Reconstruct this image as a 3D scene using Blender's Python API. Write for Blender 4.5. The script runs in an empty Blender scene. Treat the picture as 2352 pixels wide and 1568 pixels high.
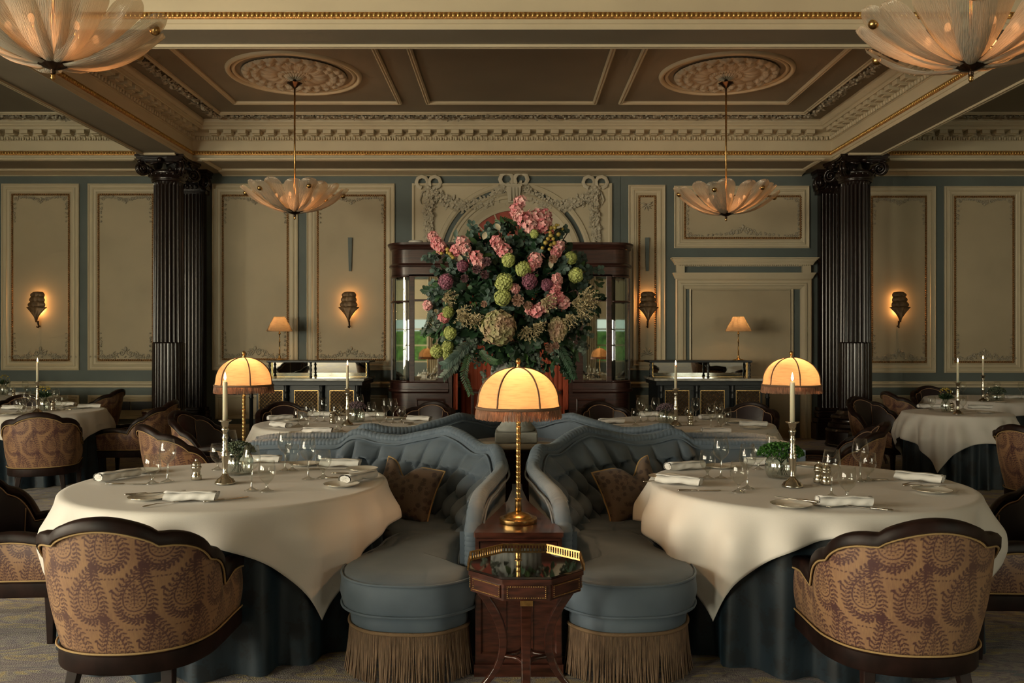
import bpy, math, random
import numpy as np
from mathutils import Vector, Matrix
PI = math.pi
S = bpy.context.scene
COL = S.collection
random.seed(7)
RNG = np.random.default_rng(11)
CAMZ = 1.49
FPX = 1936.0
XC = 0.03            # centre line of the sofa island

def at(px, py, z):
    """room position of a point that stands at height z"""
    D = (CAMZ - z) * FPX / (py - 790.0)
    return ((px - 1176.0) / FPX * D, D)

# ------------------------------------------------------------------ mesh builder
class MB:
    def __init__(s):
        s.v = []; s.f = []; s.sm = []; s.mi = []; s.cur = 0
    def add(s, vs, fs, smooth=True):
        b = len(s.v)
        s.v.extend([tuple(float(c) for c in p) for p in vs])
        for f in fs:
            s.f.append(tuple(i + b for i in f)); s.sm.append(smooth); s.mi.append(s.cur)
        return b
    def box(s, x0, x1, y0, y1, z0, z1, smooth=False):
        vs = [(x0,y0,z0),(x1,y0,z0),(x1,y1,z0),(x0,y1,z0),(x0,y0,z1),(x1,y0,z1),(x1,y1,z1),(x0,y1,z1)]
        s.add(vs, [(0,3,2,1),(4,5,6,7),(0,1,5,4),(1,2,6,5),(2,3,7,6),(3,0,4,7)], smooth)
    def obox(s, c, ax, ay, az, hx, hy, hz):
        """box at centre c with unit axes and half sizes"""
        c, ax, ay, az = Vector(c), Vector(ax), Vector(ay), Vector(az)
        vs = []
        for k in (-1, 1):
            for (i, j) in ((-1,-1),(1,-1),(1,1),(-1,1)):
                vs.append(c + ax*hx*i + ay*hy*j + az*hz*k)
        s.add(vs, [(0,3,2,1),(4,5,6,7),(0,1,5,4),(1,2,6,5),(2,3,7,6),(3,0,4,7)], False)
    def lathe(s, prof, n=24, c=(0,0,0), smooth=True, a0=0.0, a1=2*PI, wob=None, cap=False):
        full = abs(a1 - a0 - 2*PI) < 1e-6
        m = n if full else n + 1
        vs = []
        for (r, z) in prof:
            for i in range(m):
                a = a0 + (a1 - a0) * i / n
                rr = r * (wob(a, z) if wob else 1.0)
                vs.append((c[0] + rr*math.cos(a), c[1] + rr*math.sin(a), c[2] + z))
        fs = []
        for j in range(len(prof) - 1):
            for i in range(n):
                i2 = (i + 1) % m
                fs.append((j*m+i, j*m+i2, (j+1)*m+i2, (j+1)*m+i))
        s.add(vs, fs, smooth)
        if cap:
            for j in (0, len(prof)-1):
                if prof[j][0] > 1e-5:
                    b = len(s.v) - m*len(prof) + j*m if j == 0 else len(s.v) - m
                    s.f.append(tuple(range(b, b+m)) if j else tuple(range(b+m-1, b-1, -1)))
                    s.sm.append(False); s.mi.append(s.cur)
                    if j == 0: pass
    def tube(s, pts, r, n=8, closed=False, smooth=True, cap=True, flat=1.0):
        pts = [Vector(p) for p in pts]
        N = len(pts)
        rr = r if isinstance(r, (list, tuple)) else [r]*N
        up = Vector((0,0,1)); vs = []; prev = None
        for i, p in enumerate(pts):
            a = pts[(i-1) % N] if (closed or i > 0) else p
            b = pts[(i+1) % N] if (closed or i < N-1) else p
            t = (b - a)
            t = t.normalized() if t.length > 1e-9 else Vector((0,0,1))
            if prev is None:
                u = up if abs(t.z) < .9 else Vector((1,0,0))
                x = t.cross(u).normalized()
            else:
                x = (prev - t*prev.dot(t))
                x = x.normalized() if x.length > 1e-6 else t.cross(up).normalized()
            prev = x; y = t.cross(x)
            for k in range(n):
                a_ = 2*PI*k/n
                vs.append(p + (x*math.cos(a_) + y*math.sin(a_)*flat) * rr[i])
        fs = []
        for i in range(N if closed else N-1):
            j = (i+1) % N
            for k in range(n):
                k2 = (k+1) % n
                fs.append((i*n+k, i*n+k2, j*n+k2, j*n+k))
        if cap and not closed:
            fs.append(tuple(range(n-1, -1, -1))); fs.append(tuple((N-1)*n+k for k in range(n)))
        s.add(vs, fs, smooth)
    def sph(s, c, r, nu=8, nv=5, rot=None, smooth=True):
        if not isinstance(r, (list, tuple)): r = (r, r, r)
        vs = [(0,0,1)]
        for j in range(1, nv):
            ph = PI*j/nv
            for i in range(nu):
                th = 2*PI*i/nu
                vs.append((math.sin(ph)*math.cos(th), math.sin(ph)*math.sin(th), math.cos(ph)))
        vs.append((0,0,-1))
        out = []
        c = Vector(c)
        for p in vs:
            q = Vector((p[0]*r[0], p[1]*r[1], p[2]*r[2]))
            if rot is not None: q = rot @ q
            out.append(c + q)
        fs = [(0, 1+i, 1+(i+1) % nu) for i in range(nu)]
        for j in range(nv-2):
            for i in range(nu):
                a = 1+j*nu+i; b = 1+j*nu+(i+1) % nu
                fs.append((a, a+nu, b+nu, b))
        L = len(vs)-1; b0 = 1+(nv-2)*nu
        fs += [(L, b0+(i+1) % nu, b0+i) for i in range(nu)]
        s.add(out, fs, smooth)
    def prism(s, poly, z0, z1, smooth=False):
        n = len(poly)
        vs = [(x,y,z0) for x,y in poly] + [(x,y,z1) for x,y in poly]
        fs = [tuple(range(n-1,-1,-1)), tuple(range(n, 2*n))]
        s.add(vs, fs, False)
        s.add(vs, [(i,(i+1)%n,n+(i+1)%n,n+i) for i in range(n)], smooth)
    def grid(s, fn, nu, nv, smooth=True, flip=False, closeu=False):
        vs = [fn(i, j) for j in range(nv) for i in range(nu)]
        fs = []
        for j in range(nv-1):
            for i in range(nu if closeu else nu-1):
                a = j*nu+i; b = j*nu+(i+1) % nu
                f = (a, b, b+nu, a+nu)
                fs.append(f[::-1] if flip else f)
        s.add(vs, fs, smooth)
    def frame(s, u0, u1, v0, v1, prof, mp, smooth=False):
        """profile (inset, w) swept round a rectangle with mitred corners"""
        vs = []
        for (o, w) in prof:
            for (u, v) in ((u0+o,v0+o),(u1-o,v0+o),(u1-o,v1-o),(u0+o,v1-o)):
                vs.append(mp(u, v, w))
        fs = []
        for j in range(len(prof)-1):
            for i in range(4):
                i2 = (i+1) % 4
                fs.append((j*4+i, j*4+i2, (j+1)*4+i2, (j+1)*4+i))
        s.add(vs, fs, smooth)
    def run(s, pts, prof, mp, smooth=False, closed=False):
        """profile (out, w) swept along an open 2D path with mitres; out = to the left of travel"""
        n = len(pts); P_ = [Vector(p) for p in pts]; vs = []
        for i in range(n):
            a = P_[i-1] if (i > 0 or closed) else None
            b = P_[(i+1) % n] if (i < n-1 or closed) else None
            d0 = (P_[i]-a).normalized() if a is not None else None
            d1 = (b-P_[i]).normalized() if b is not None else None
            d0 = d0 or d1; d1 = d1 or d0
            n0 = Vector((-d0.y, d0.x)); n1 = Vector((-d1.y, d1.x))
            m = (n0+n1); m = m.normalized() if m.length > 1e-6 else n0
            k = 1.0/max(.3, m.dot(n0))
            for (o, w) in prof:
                q = P_[i] + m*(o*k)
                vs.append(mp(q.x, q.y, w))
        m = len(prof); fs = []
        for i in range(n if closed else n-1):
            i2 = (i+1) % n
            for j in range(m-1):
                fs.append((i*m+j, i2*m+j, i2*m+j+1, i*m+j+1))
        s.add(vs, fs, smooth)
    def xform(s, M, start=0):
        for i in range(start, len(s.v)):
            s.v[i] = tuple(M @ Vector(s.v[i]))

def link(name, mb, mat, parent=None, loc=None, bevel=0.0, sub=0, auto=None, recalc=False, solid=0.0):
    me = bpy.data.meshes.new(name)
    me.from_pydata(mb.v, [], mb.f)
    me.polygons.foreach_set('use_smooth', mb.sm)
    mats = mat if isinstance(mat, (list, tuple)) else [mat]
    for m in mats: me.materials.append(m)
    if len(mats) > 1: me.polygons.foreach_set('material_index', mb.mi)
    if recalc:
        import bmesh
        bm = bmesh.new(); bm.from_mesh(me); bmesh.ops.recalc_face_normals(bm, faces=bm.faces); bm.to_mesh(me); bm.free()
    me.update()
    o = bpy.data.objects.new(name, me)
    COL.objects.link(o)
    if parent is not None: o.parent = parent
    if loc is not None: o.location = loc
    if auto is not None:
        try: me.set_sharp_from_angle(angle=math.radians(auto))
        except Exception: pass
    if solid:
        md = o.modifiers.new('solid', 'SOLIDIFY'); md.thickness = solid; md.offset = 0
    if bevel:
        md = o.modifiers.new('bevel', 'BEVEL'); md.width = bevel; md.segments = 2; md.limit_method = 'ANGLE'; md.angle_limit = math.radians(40)
    if sub:
        md = o.modifiers.new('sub', 'SUBSURF'); md.levels = sub; md.render_levels = sub
    return o

def tag(o, label=None, cat=None, group=None, kind=None):
    if label: o['label'] = label
    if cat: o['category'] = cat
    if group: o['group'] = group
    if kind: o['kind'] = kind
    return o

def thing(name, label, cat, loc=(0,0,0), rz=0.0, group=None):
    o = bpy.data.objects.new(name, None); COL.objects.link(o)
    o.empty_display_size = .1
    o.location = loc; o.rotation_euler = (0,0,rz)
    return tag(o, label, cat, group)

def dup(root, loc=None, rz=None, label=None, group=None, scale=None):
    def cp(o, parent):
        c = o.copy(); COL.objects.link(c)
        if parent is not None: c.parent = parent
        for ch in list(o.children): cp(ch, c)
        return c
    r = cp(root, None)
    if loc is not None: r.location = loc
    if rz is not None: r.rotation_euler = (0,0,rz)
    if label: r['label'] = label
    if group: r['group'] = group
    if scale: r.scale = (scale,)*3
    return r

def struct(name, mb, mat, **k):
    return tag(link(name, mb, mat, **k), kind='structure')

def smooth_path(pts, n, closed=False):
    """Catmull-Rom through the points, n samples even in parameter length"""
    P_ = [np.array(p, float) for p in pts]; m = len(P_); out = []
    segs = m if closed else m-1
    for i in range(segs):
        p1 = P_[i]; p2 = P_[(i+1) % m]
        p0 = P_[i-1] if (i > 0 or closed) else 2*p1-p2
        p3 = P_[(i+2) % m] if (i+2 < m or closed) else 2*p2-p1
        for k in range(16):
            t = k/16
            out.append(.5*((2*p1)+(-p0+p2)*t+(2*p0-5*p1+4*p2-p3)*t*t+(-p0+3*p1-3*p2+p3)*t**3))
    out.append(P_[0] if closed else P_[-1])
    out = np.array(out)
    d = np.r_[0, np.cumsum(np.linalg.norm(np.diff(out, axis=0), axis=1))]
    u = np.linspace(0, d[-1], n, endpoint=not closed)
    return np.stack([np.interp(u, d, out[:, k]) for k in range(out.shape[1])], 1)

# ------------------------------------------------------------------ materials
MATS = {}
def nt(m):
    m.use_nodes = True
    t = m.node_tree; t.nodes.clear(); return t
def N(t, typ, **kw):
    n = t.nodes.new(typ)
    for k, v in kw.items():
        if k.startswith('_'): setattr(n, k[1:], v)
        else:
            n.inputs[k.replace('__', ' ')].default_value = v
    return n
def pm(name, col, rough=.6, metal=0.0, var=0.0, vscale=6.0, bump=0.0, bscale=60.0, sheen=0.0, coat=0.0, spec=.5, col2=None, stretch=None, tint=None, trans=0.0, emit=None, sss=0.0):
    m = bpy.data.materials.new(name); t = nt(m); L = t.links
    out = t.nodes.new('ShaderNodeOutputMaterial')
    b = t.nodes.new('ShaderNodeBsdfPrincipled')
    L.new(b.outputs[0], out.inputs[0])
    b.inputs['Base Color'].default_value = (*col, 1)
    b.inputs['Roughness'].default_value = rough
    b.inputs['Metallic'].default_value = metal
    b.inputs['Specular IOR Level'].default_value = spec
    if sheen:
        b.inputs['Sheen Weight'].default_value = sheen
        b.inputs['Sheen Roughness'].default_value = .45
        b.inputs['Sheen Tint'].default_value = (*(tint or col), 1)
    if coat:
        b.inputs['Coat Weight'].default_value = coat; b.inputs['Coat Roughness'].default_value = .12
    if emit:
        b.inputs['Emission Color'].default_value = (*emit[0], 1); b.inputs['Emission Strength'].default_value = emit[1]
    if sss:
        b.inputs['Subsurface Weight'].default_value = sss; b.inputs['Subsurface Scale'].default_value = .02
    if var or bump:
        tc = t.nodes.new('ShaderNodeTexCoord'); mp = t.nodes.new('ShaderNodeMapping')
        L.new(tc.outputs['Object'], mp.inputs[0])
        if stretch: mp.inputs['Scale'].default_value = stretch
    if var:
        n = t.nodes.new('ShaderNodeTexNoise'); n.inputs['Scale'].default_value = vscale; n.inputs['Detail'].default_value = 4
        L.new(mp.outputs[0], n.inputs[0])
        r = t.nodes.new('ShaderNodeValToRGB')
        c2 = col2 or tuple(min(1, c*(1+var)) for c in col)
        c1 = col if col2 else tuple(c*(1-var) for c in col)
        r.color_ramp.elements[0].position = .35; r.color_ramp.elements[1].position = .68
        r.color_ramp.elements[0].color = (*c1, 1); r.color_ramp.elements[1].color = (*c2, 1)
        L.new(n.outputs[0], r.inputs[0]); L.new(r.outputs[0], b.inputs['Base Color'])
    if bump:
        n2 = t.nodes.new('ShaderNodeTexNoise'); n2.inputs['Scale'].default_value = bscale; n2.inputs['Detail'].default_value = 3
        L.new(mp.outputs[0], n2.inputs[0])
        bp = t.nodes.new('ShaderNodeBump'); bp.inputs['Strength'].default_value = bump; bp.inputs['Distance'].default_value = .01
        L.new(n2.outputs[0], bp.inputs['Height']); L.new(bp.outputs[0], b.inputs['Normal'])
    MATS[name] = m
    return m

CREAM = pm('cream_paint', (.57,.49,.34), .5, var=.05, vscale=1.5)
FIELD = pm('cream_field_paint', (.455,.38,.255), .6, var=.10, vscale=.9)
TAUPE = pm('taupe_ceiling_paint', (.255,.222,.165), .7, var=.10, vscale=.8)
BLUEG = pm('blue_grey_paint', (.115,.140,.132), .6, var=.12, vscale=1.2)
PLASTER = pm('plaster_relief', (.56,.50,.38), .6)
PLASTD = pm('plaster_rose', (.42,.37,.28), .65)
GILT = pm('gilt_band', (.50,.25,.075), .42, metal=.55, var=.35, vscale=40, bump=.5, bscale=90)
GILTB = pm('gilt_beads', (.62,.40,.13), .35, metal=.75, var=.3, vscale=60)
ROPE = pm('gilt_rope', (.30,.16,.06), .5, metal=.4, var=.4, vscale=50)
EBONY = pm('polished_dark_mahogany', (.012,.006,.005), .27, coat=.2, var=.5, vscale=9, stretch=(3,3,.4))
CHWOOD = pm('chair_wood', (.015,.0065,.005), .45, spec=.22, var=.5, vscale=12)
MAHOG = pm('red_mahogany', (.060,.017,.010), .28, coat=.4, var=.55, vscale=10, stretch=(1,1,6))
CABWOOD = pm('cabinet_mahogany', (.050,.018,.013), .3, coat=.35, var=.4, vscale=7, stretch=(.5,1,6))
BLACK = pm('black_paint', (.006,.008,.009), .45)
NAVYWOOD = pm('blue_black_paint', (.0065,.0085,.010), .4, var=.2)
SILVER = pm('silver_plate', (.62,.57,.47), .2, metal=1.0, var=.08, vscale=30)
STEEL = pm('cutlery_steel', (.55,.50,.43), .16, metal=1.0)
BRASS = pm('aged_brass', (.52,.32,.12), .28, metal=1.0, var=.25, vscale=50)
BRONZE = pm('dark_bronze', (.07,.045,.03), .3, metal=.9)
PORC = pm('cream_porcelain', (.78,.74,.66), .3)
LINEN = pm('white_linen', (.72,.685,.635), .65, sheen=.15, bump=.12, bscale=400, tint=(1,1,1))
NAPK = pm('napkin_linen', (.80,.78,.75), .7, bump=.15, bscale=300)
WAX = pm('candle_wax', (.80,.74,.55), .35, sss=.3)
MARBLE = pm('veined_marble', (.50,.46,.38), .2, col2=(.20,.19,.16), var=.5, vscale=7, coat=.3)
MARBLEW = pm('cream_marble', (.52,.45,.36), .2, var=.12, vscale=5, coat=.3)
STONE = pm('grey_stone', (.30,.31,.285), .75, var=.12, vscale=8, bump=.2, bscale=120)
ORANGE = pm('orange_drape', (.42,.075,.030), .75, var=.15, vscale=3)
REDGL = pm('red_painted_lunette', (.40,.075,.045), .5, var=.15, vscale=3)
LEATHER = pm('plum_leather', (.018,.007,.010), .35, var=.3, vscale=5)
LEATHP = pm('plum_velvet', (.045,.010,.020), .55, sheen=.2)
PIPING = pm('tan_piping', (.36,.22,.13), .6)
CORD = pm('gold_cord', (.50,.33,.14), .55, bump=.6, bscale=500)
FRINGE = pm('brown_bullion_fringe', (.20,.125,.075), .7, var=.3, vscale=120, stretch=(1,1,.15))
SHADEFR = pm('shade_fringe', (.26,.12,.065), .55, var=.5, vscale=160, stretch=(1,1,.1))
BRAID = pm('shade_braid', (.17,.10,.06), .7, bump=.5, bscale=300)
GIMP = pm('fringe_heading', (.24,.15,.08), .7, bump=.5, bscale=300)
SKIRT = None
BOOKM = pm('pale_card', (.50,.42,.26), .6)

def velvet(name, c1, c2, scale=2.2):
    m = pm(name, c1, .62, sheen=.22, col2=c2, var=.5, vscale=scale, tint=(.75,.85,.88), spec=.25)
    return m
VELVET = velvet('blue_velvet', (.094,.124,.162), (.142,.178,.218), 3.0)
VELVETB = VELVET

def damask(name, base, hi, scale=9):
    m = bpy.data.materials.new(name); t = nt(m); L = t.links
    out = t.nodes.new('ShaderNodeOutputMaterial'); b = t.nodes.new('ShaderNodeBsdfPrincipled'); L.new(b.outputs[0], out.inputs[0])
    tc = t.nodes.new('ShaderNodeTexCoord')
    v = t.nodes.new('ShaderNodeTexVoronoi'); v.inputs['Scale'].default_value = scale
    n = t.nodes.new('ShaderNodeTexNoise'); n.inputs['Scale'].default_value = scale*2.4; n.inputs['Distortion'].default_value = 2.5
    L.new(tc.outputs['Object'], v.inputs[0]); L.new(tc.outputs['Object'], n.inputs[0])
    mul = t.nodes.new('ShaderNodeMath'); mul.operation = 'MULTIPLY'; L.new(v.outputs[0], mul.inputs[0]); L.new(n.outputs[0], mul.inputs[1])
    r = t.nodes.new('ShaderNodeValToRGB'); r.color_ramp.elements[0].position = .17; r.color_ramp.elements[1].position = .22
    r.color_ramp.elements[0].color = (*hi, 1); r.color_ramp.elements[1].color = (*base, 1)
    L.new(mul.outputs[0], r.inputs[0]); L.new(r.outputs[0], b.inputs['Base Color'])
    b.inputs['Roughness'].default_value = .5; b.inputs['Sheen Weight'].default_value = .3
    b.inputs['Sheen Tint'].default_value = (.3,.5,.7,1)
    return m
SKIRT = damask('blue_damask', (.0075,.0180,.028), (.0032,.0070,.011))
CUSH = damask('brown_paisley_cushion', (.17,.115,.080), (.075,.048,.038), 26)

def paisley_mat():
    m = bpy.data.materials.new('gold_paisley_brocade'); t = nt(m); L = t.links
    out = t.nodes.new('ShaderNodeOutputMaterial'); b = t.nodes.new('ShaderNodeBsdfPrincipled'); L.new(b.outputs[0], out.inputs[0])
    at_ = t.nodes.new('ShaderNodeAttribute'); at_.attribute_name = 'pat'
    tc = t.nodes.new('ShaderNodeTexCoord')
    mp = t.nodes.new('ShaderNodeMapping'); mp.inputs['Scale'].default_value = (60,60,4)
    L.new(tc.outputs['Object'], mp.inputs[0])
    n = t.nodes.new('ShaderNodeTexNoise'); n.inputs['Scale'].default_value = 3.0; L.new(mp.outputs[0], n.inputs[0])
    n2 = t.nodes.new('ShaderNodeTexNoise'); n2.inputs['Scale'].default_value = 5.0; L.new(tc.outputs['Object'], n2.inputs[0])
    g = t.nodes.new('ShaderNodeValToRGB')
    g.color_ramp.elements[0].position = .3; g.color_ramp.elements[1].position = .75
    g.color_ramp.elements[0].color = (.235,.122,.074,1); g.color_ramp.elements[1].color = (.37,.215,.105,1)
    add = t.nodes.new('ShaderNodeMath'); add.operation = 'ADD'; L.new(n.outputs[0], add.inputs[0]); L.new(n2.outputs[0], add.inputs[1])
    hf = t.nodes.new('ShaderNodeMath'); hf.operation = 'MULTIPLY'; hf.inputs[1].default_value = .5; L.new(add.outputs[0], hf.inputs[0])
    L.new(hf.outputs[0], g.inputs[0])
    mx = t.nodes.new('ShaderNodeMix'); mx.data_type = 'RGBA'
    L.new(at_.outputs['Fac'], mx.inputs['Factor']); L.new(g.outputs[0], mx.inputs['A'])
    mx.inputs['B'].default_value = (.075,.028,.030,1)
    L.new(mx.outputs['Result'], b.inputs['Base Color'])
    b.inputs['Roughness'].default_value = .5
    b.inputs['Sheen Weight'].default_value = .35; b.inputs['Sheen Tint'].default_value = (1,.75,.45,1)
    return m
PAISLEY = paisley_mat()

def glass(name, tintc=(.96,.97,.95), refl=.9, edge=.35, base=.05, dark=None):
    """clear thin-walled glass: see-through face on, mirror-like at grazing angles"""
    m = bpy.data.materials.new(name); t = nt(m); L = t.links
    out = t.nodes.new('ShaderNodeOutputMaterial')
    tr = t.nodes.new('ShaderNodeBsdfTransparent'); tr.inputs[0].default_value = (*tintc, 1)
    gl = t.nodes.new('ShaderNodeBsdfGlossy'); gl.inputs['Roughness'].default_value = .012; gl.inputs[0].default_value = (1,1,1,1)
    lw = t.nodes.new('ShaderNodeLayerWeight'); lw.inputs['Blend'].default_value = edge
    mr = t.nodes.new('ShaderNodeMapRange'); mr.inputs['To Min'].default_value = base; mr.inputs['To Max'].default_value = refl
    L.new(lw.outputs['Facing'], mr.inputs[0])
    pw = t.nodes.new('ShaderNodeMath'); pw.operation = 'POWER'; pw.inputs[1].default_value = 2.2
    L.new(lw.outputs['Facing'], pw.inputs[0]); L.new(pw.outputs[0], mr.inputs[0])
    mx = t.nodes.new('ShaderNodeMixShader'); L.new(mr.outputs[0], mx.inputs[0]); L.new(tr.outputs[0], mx.inputs[1]); L.new(gl.outputs[0], mx.inputs[2])
    L.new(mx.outputs[0], out.inputs[0])
    return m
GLASS = glass('clear_glass', (.93,.94,.92), refl=.9, base=.045, edge=.42)
PANE = glass('cabinet_glass', (.75,.82,.80), .8, .4, .12)
RIBGL = glass('ribbed_vase_glass', (.78,.84,.80), .85, .55, .26)
STEMGL = glass('glass_stem', (.85,.86,.84), .95, .5, .22)

def mirror(name, col, rough=.02):
    m = bpy.data.materials.new(name); t = nt(m); L = t.links
    out = t.nodes.new('ShaderNodeOutputMaterial'); b = t.nodes.new('ShaderNodeBsdfGlossy')
    b.inputs[0].default_value = (*col, 1); b.inputs['Roughness'].default_value = rough
    L.new(b.outputs[0], out.inputs[0]); return m
MIRROR = mirror('mirror_glass', (.80,.82,.76))

def petal_glass():
    m = bpy.data.materials.new('textured_murano_glass'); t = nt(m); L = t.links
    out = t.nodes.new('ShaderNodeOutputMaterial')
    tl = t.nodes.new('ShaderNodeBsdfTranslucent'); tl.inputs[0].default_value = (.50,.40,.26,1)
    df = t.nodes.new('ShaderNodeBsdfDiffuse'); df.inputs[0].default_value = (.58,.56,.46,1)
    tr = t.nodes.new('ShaderNodeBsdfTransparent'); tr.inputs[0].default_value = (.92,.90,.80,1)
    gl = t.nodes.new('ShaderNodeBsdfGlossy'); gl.inputs['Roughness'].default_value = .18; gl.inputs[0].default_value = (.9,.88,.8,1)
    uv = t.nodes.new('ShaderNodeAttribute'); uv.attribute_name = 'along'
    at2 = t.nodes.new('ShaderNodeAttribute'); at2.attribute_name = 'across'
    cmb = t.nodes.new('ShaderNodeCombineXYZ'); L.new(uv.outputs['Fac'], cmb.inputs[0]); L.new(at2.outputs['Fac'], cmb.inputs[1])
    mp = t.nodes.new('ShaderNodeMapping'); mp.inputs['Scale'].default_value = (6, 26, 1); L.new(cmb.outputs[0], mp.inputs[0])
    n = t.nodes.new('ShaderNodeTexNoise'); n.inputs['Scale'].default_value = 1.0; n.inputs['Detail'].default_value = 4; n.inputs['Distortion'].default_value = .6
    L.new(mp.outputs[0], n.inputs[0])
    bp = t.nodes.new('ShaderNodeBump'); bp.inputs['Strength'].default_value = .9; bp.inputs['Distance'].default_value = .012; L.new(n.outputs[0], bp.inputs['Height'])
    for s_ in (tl, df, gl): L.new(bp.outputs[0], s_.inputs['Normal'])
    r = t.nodes.new('ShaderNodeMapRange'); r.inputs['From Min'].default_value = .35; r.inputs['From Max'].default_value = .65
    r.inputs['To Min'].default_value = .0; r.inputs['To Max'].default_value = .10
    L.new(n.outputs[0], r.inputs[0])
    tp = t.nodes.new('ShaderNodeMapRange'); tp.inputs['From Min'].default_value = .45; tp.inputs['From Max'].default_value = 1.0; tp.inputs['To Min'].default_value = .0; tp.inputs['To Max'].default_value = .42
    L.new(uv.outputs['Fac'], tp.inputs[0]); ad = t.nodes.new('ShaderNodeMath'); ad.operation = 'ADD'; L.new(r.outputs[0], ad.inputs[0]); L.new(tp.outputs[0], ad.inputs[1])
    m1 = t.nodes.new('ShaderNodeMixShader'); m1.inputs[0].default_value = .62; L.new(tl.outputs[0], m1.inputs[1]); L.new(df.outputs[0], m1.inputs[2])
    m2 = t.nodes.new('ShaderNodeMixShader'); L.new(ad.outputs[0], m2.inputs[0]); L.new(m1.outputs[0], m2.inputs[1]); L.new(tr.outputs[0], m2.inputs[2])
    m3 = t.nodes.new('ShaderNodeMixShader'); m3.inputs[0].default_value = .14; L.new(m2.outputs[0], m3.inputs[1]); L.new(gl.outputs[0], m3.inputs[2])
    L.new(m3.outputs[0], out.inputs[0]); return m
PETAL = petal_glass()

def emis(name, col, st):
    m = bpy.data.materials.new(name); t = nt(m)
    out = t.nodes.new('ShaderNodeOutputMaterial'); e = t.nodes.new('ShaderNodeEmission')
    e.inputs[0].default_value = (*col, 1); e.inputs[1].default_value = st
    t.links.new(e.outputs[0], out.inputs[0]); return m
FLAME = emis('candle_flame', (1.0,.60,.22), 30)
BULB = emis('lamp_bulb', (1.0,.42,.16), 2.2)

def silk(name, col, tcol, glow=0.0, streak=True):
    """lampshade silk: lets the bulb's light through"""
    m = bpy.data.materials.new(name); t = nt(m); L = t.links
    out = t.nodes.new('ShaderNodeOutputMaterial')
    tl = t.nodes.new('ShaderNodeBsdfTranslucent'); df = t.nodes.new('ShaderNodeBsdfDiffuse')
    df.inputs[0].default_value = (*col, 1)
    tc = t.nodes.new('ShaderNodeTexCoord'); mp = t.nodes.new('ShaderNodeMapping'); mp.inputs['Scale'].default_value = (1.2,1.2,1.0); mp.inputs['Rotation'].default_value = (.5,.4,.3)
    L.new(tc.outputs['Object'], mp.inputs[0])
    w = t.nodes.new('ShaderNodeTexNoise'); w.inputs['Scale'].default_value = 14
    mp.inputs['Scale'].default_value = (1,1,9)
    L.new(mp.outputs[0], w.inputs[0])
    r = t.nodes.new('ShaderNodeValToRGB'); r.color_ramp.elements[0].position = .3; r.color_ramp.elements[1].position = .55
    r.color_ramp.elements[0].color = tuple(c*.72 for c in tcol)+(1,); r.color_ramp.elements[1].color = (*tcol, 1)
    L.new(w.outputs[0], r.inputs[0]); L.new(r.outputs[0], tl.inputs[0])
    mx = t.nodes.new('ShaderNodeMixShader'); mx.inputs[0].default_value = .65; L.new(df.outputs[0], mx.inputs[1]); L.new(tl.outputs[0], mx.inputs[2])
    L.new(mx.outputs[0], out.inputs[0]); return m
SILK = silk('cream_silk_shade', (.42,.31,.20), (.37,.27,.16))
SILKW = silk('pleated_cream_shade', (.50,.38,.26), (.55,.40,.24))

def lattice_mat():
    m = bpy.data.materials.new('dark_fabric_behind_grille'); return pm('dark_fabric_behind_grille', (.045,.028,.014), .8)
GRILLEBACK = lattice_mat()

def carpet_mat():
    m = bpy.data.materials.new('patterned_carpet'); t = nt(m); L = t.links
    out = t.nodes.new('ShaderNodeOutputMaterial'); b = t.nodes.new('ShaderNodeBsdfPrincipled'); L.new(b.outputs[0], out.inputs[0])
    tc = t.nodes.new('ShaderNodeTexCoord'); mp = t.nodes.new('ShaderNodeMapping'); mp.inputs['Scale'].default_value = (1.0,2.6,1)
    L.new(tc.outputs['Object'], mp.inputs[0])
    n = t.nodes.new('ShaderNodeTexNoise'); n.inputs['Scale'].default_value = 1.9; n.inputs['Detail'].default_value = 7; n.inputs['Roughness'].default_value = .62; n.inputs['Distortion'].default_value = 1.4
    L.new(mp.outputs[0], n.inputs[0])
    r = t.nodes.new('ShaderNodeValToRGB'); e = r.color_ramp.elements
    e[0].position = .34; e[0].color = (.055,.080,.100,1); e[1].position = .66; e[1].color = (.30,.23,.10,1)
    for p, c in ((.40,(.13,.085,.115)), (.45,(.27,.23,.18)), (.495,(.115,.065,.10)), (.535,(.26,.225,.17)), (.575,(.42,.30,.085)), (.62,(.15,.11,.13))):
        x = e.new(p); x.color = (*c, 1)
    L.new(n.outputs[0], r.inputs[0]); L.new(r.outputs[0], b.inputs['Base Color'])
    b.inputs['Roughness'].default_value = .95; b.inputs['Sheen Weight'].default_value = .3
    n2 = t.nodes.new('ShaderNodeTexNoise'); n2.inputs['Scale'].default_value = 160; L.new(tc.outputs['Object'], n2.inputs[0])
    bp = t.nodes.new('ShaderNodeBump'); bp.inputs['Strength'].default_value = .6; bp.inputs['Distance'].default_value = .01; L.new(n2.outputs[0], bp.inputs['Height']); L.new(bp.outputs[0], b.inputs['Normal'])
    return m
CARPET = carpet_mat()

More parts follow.
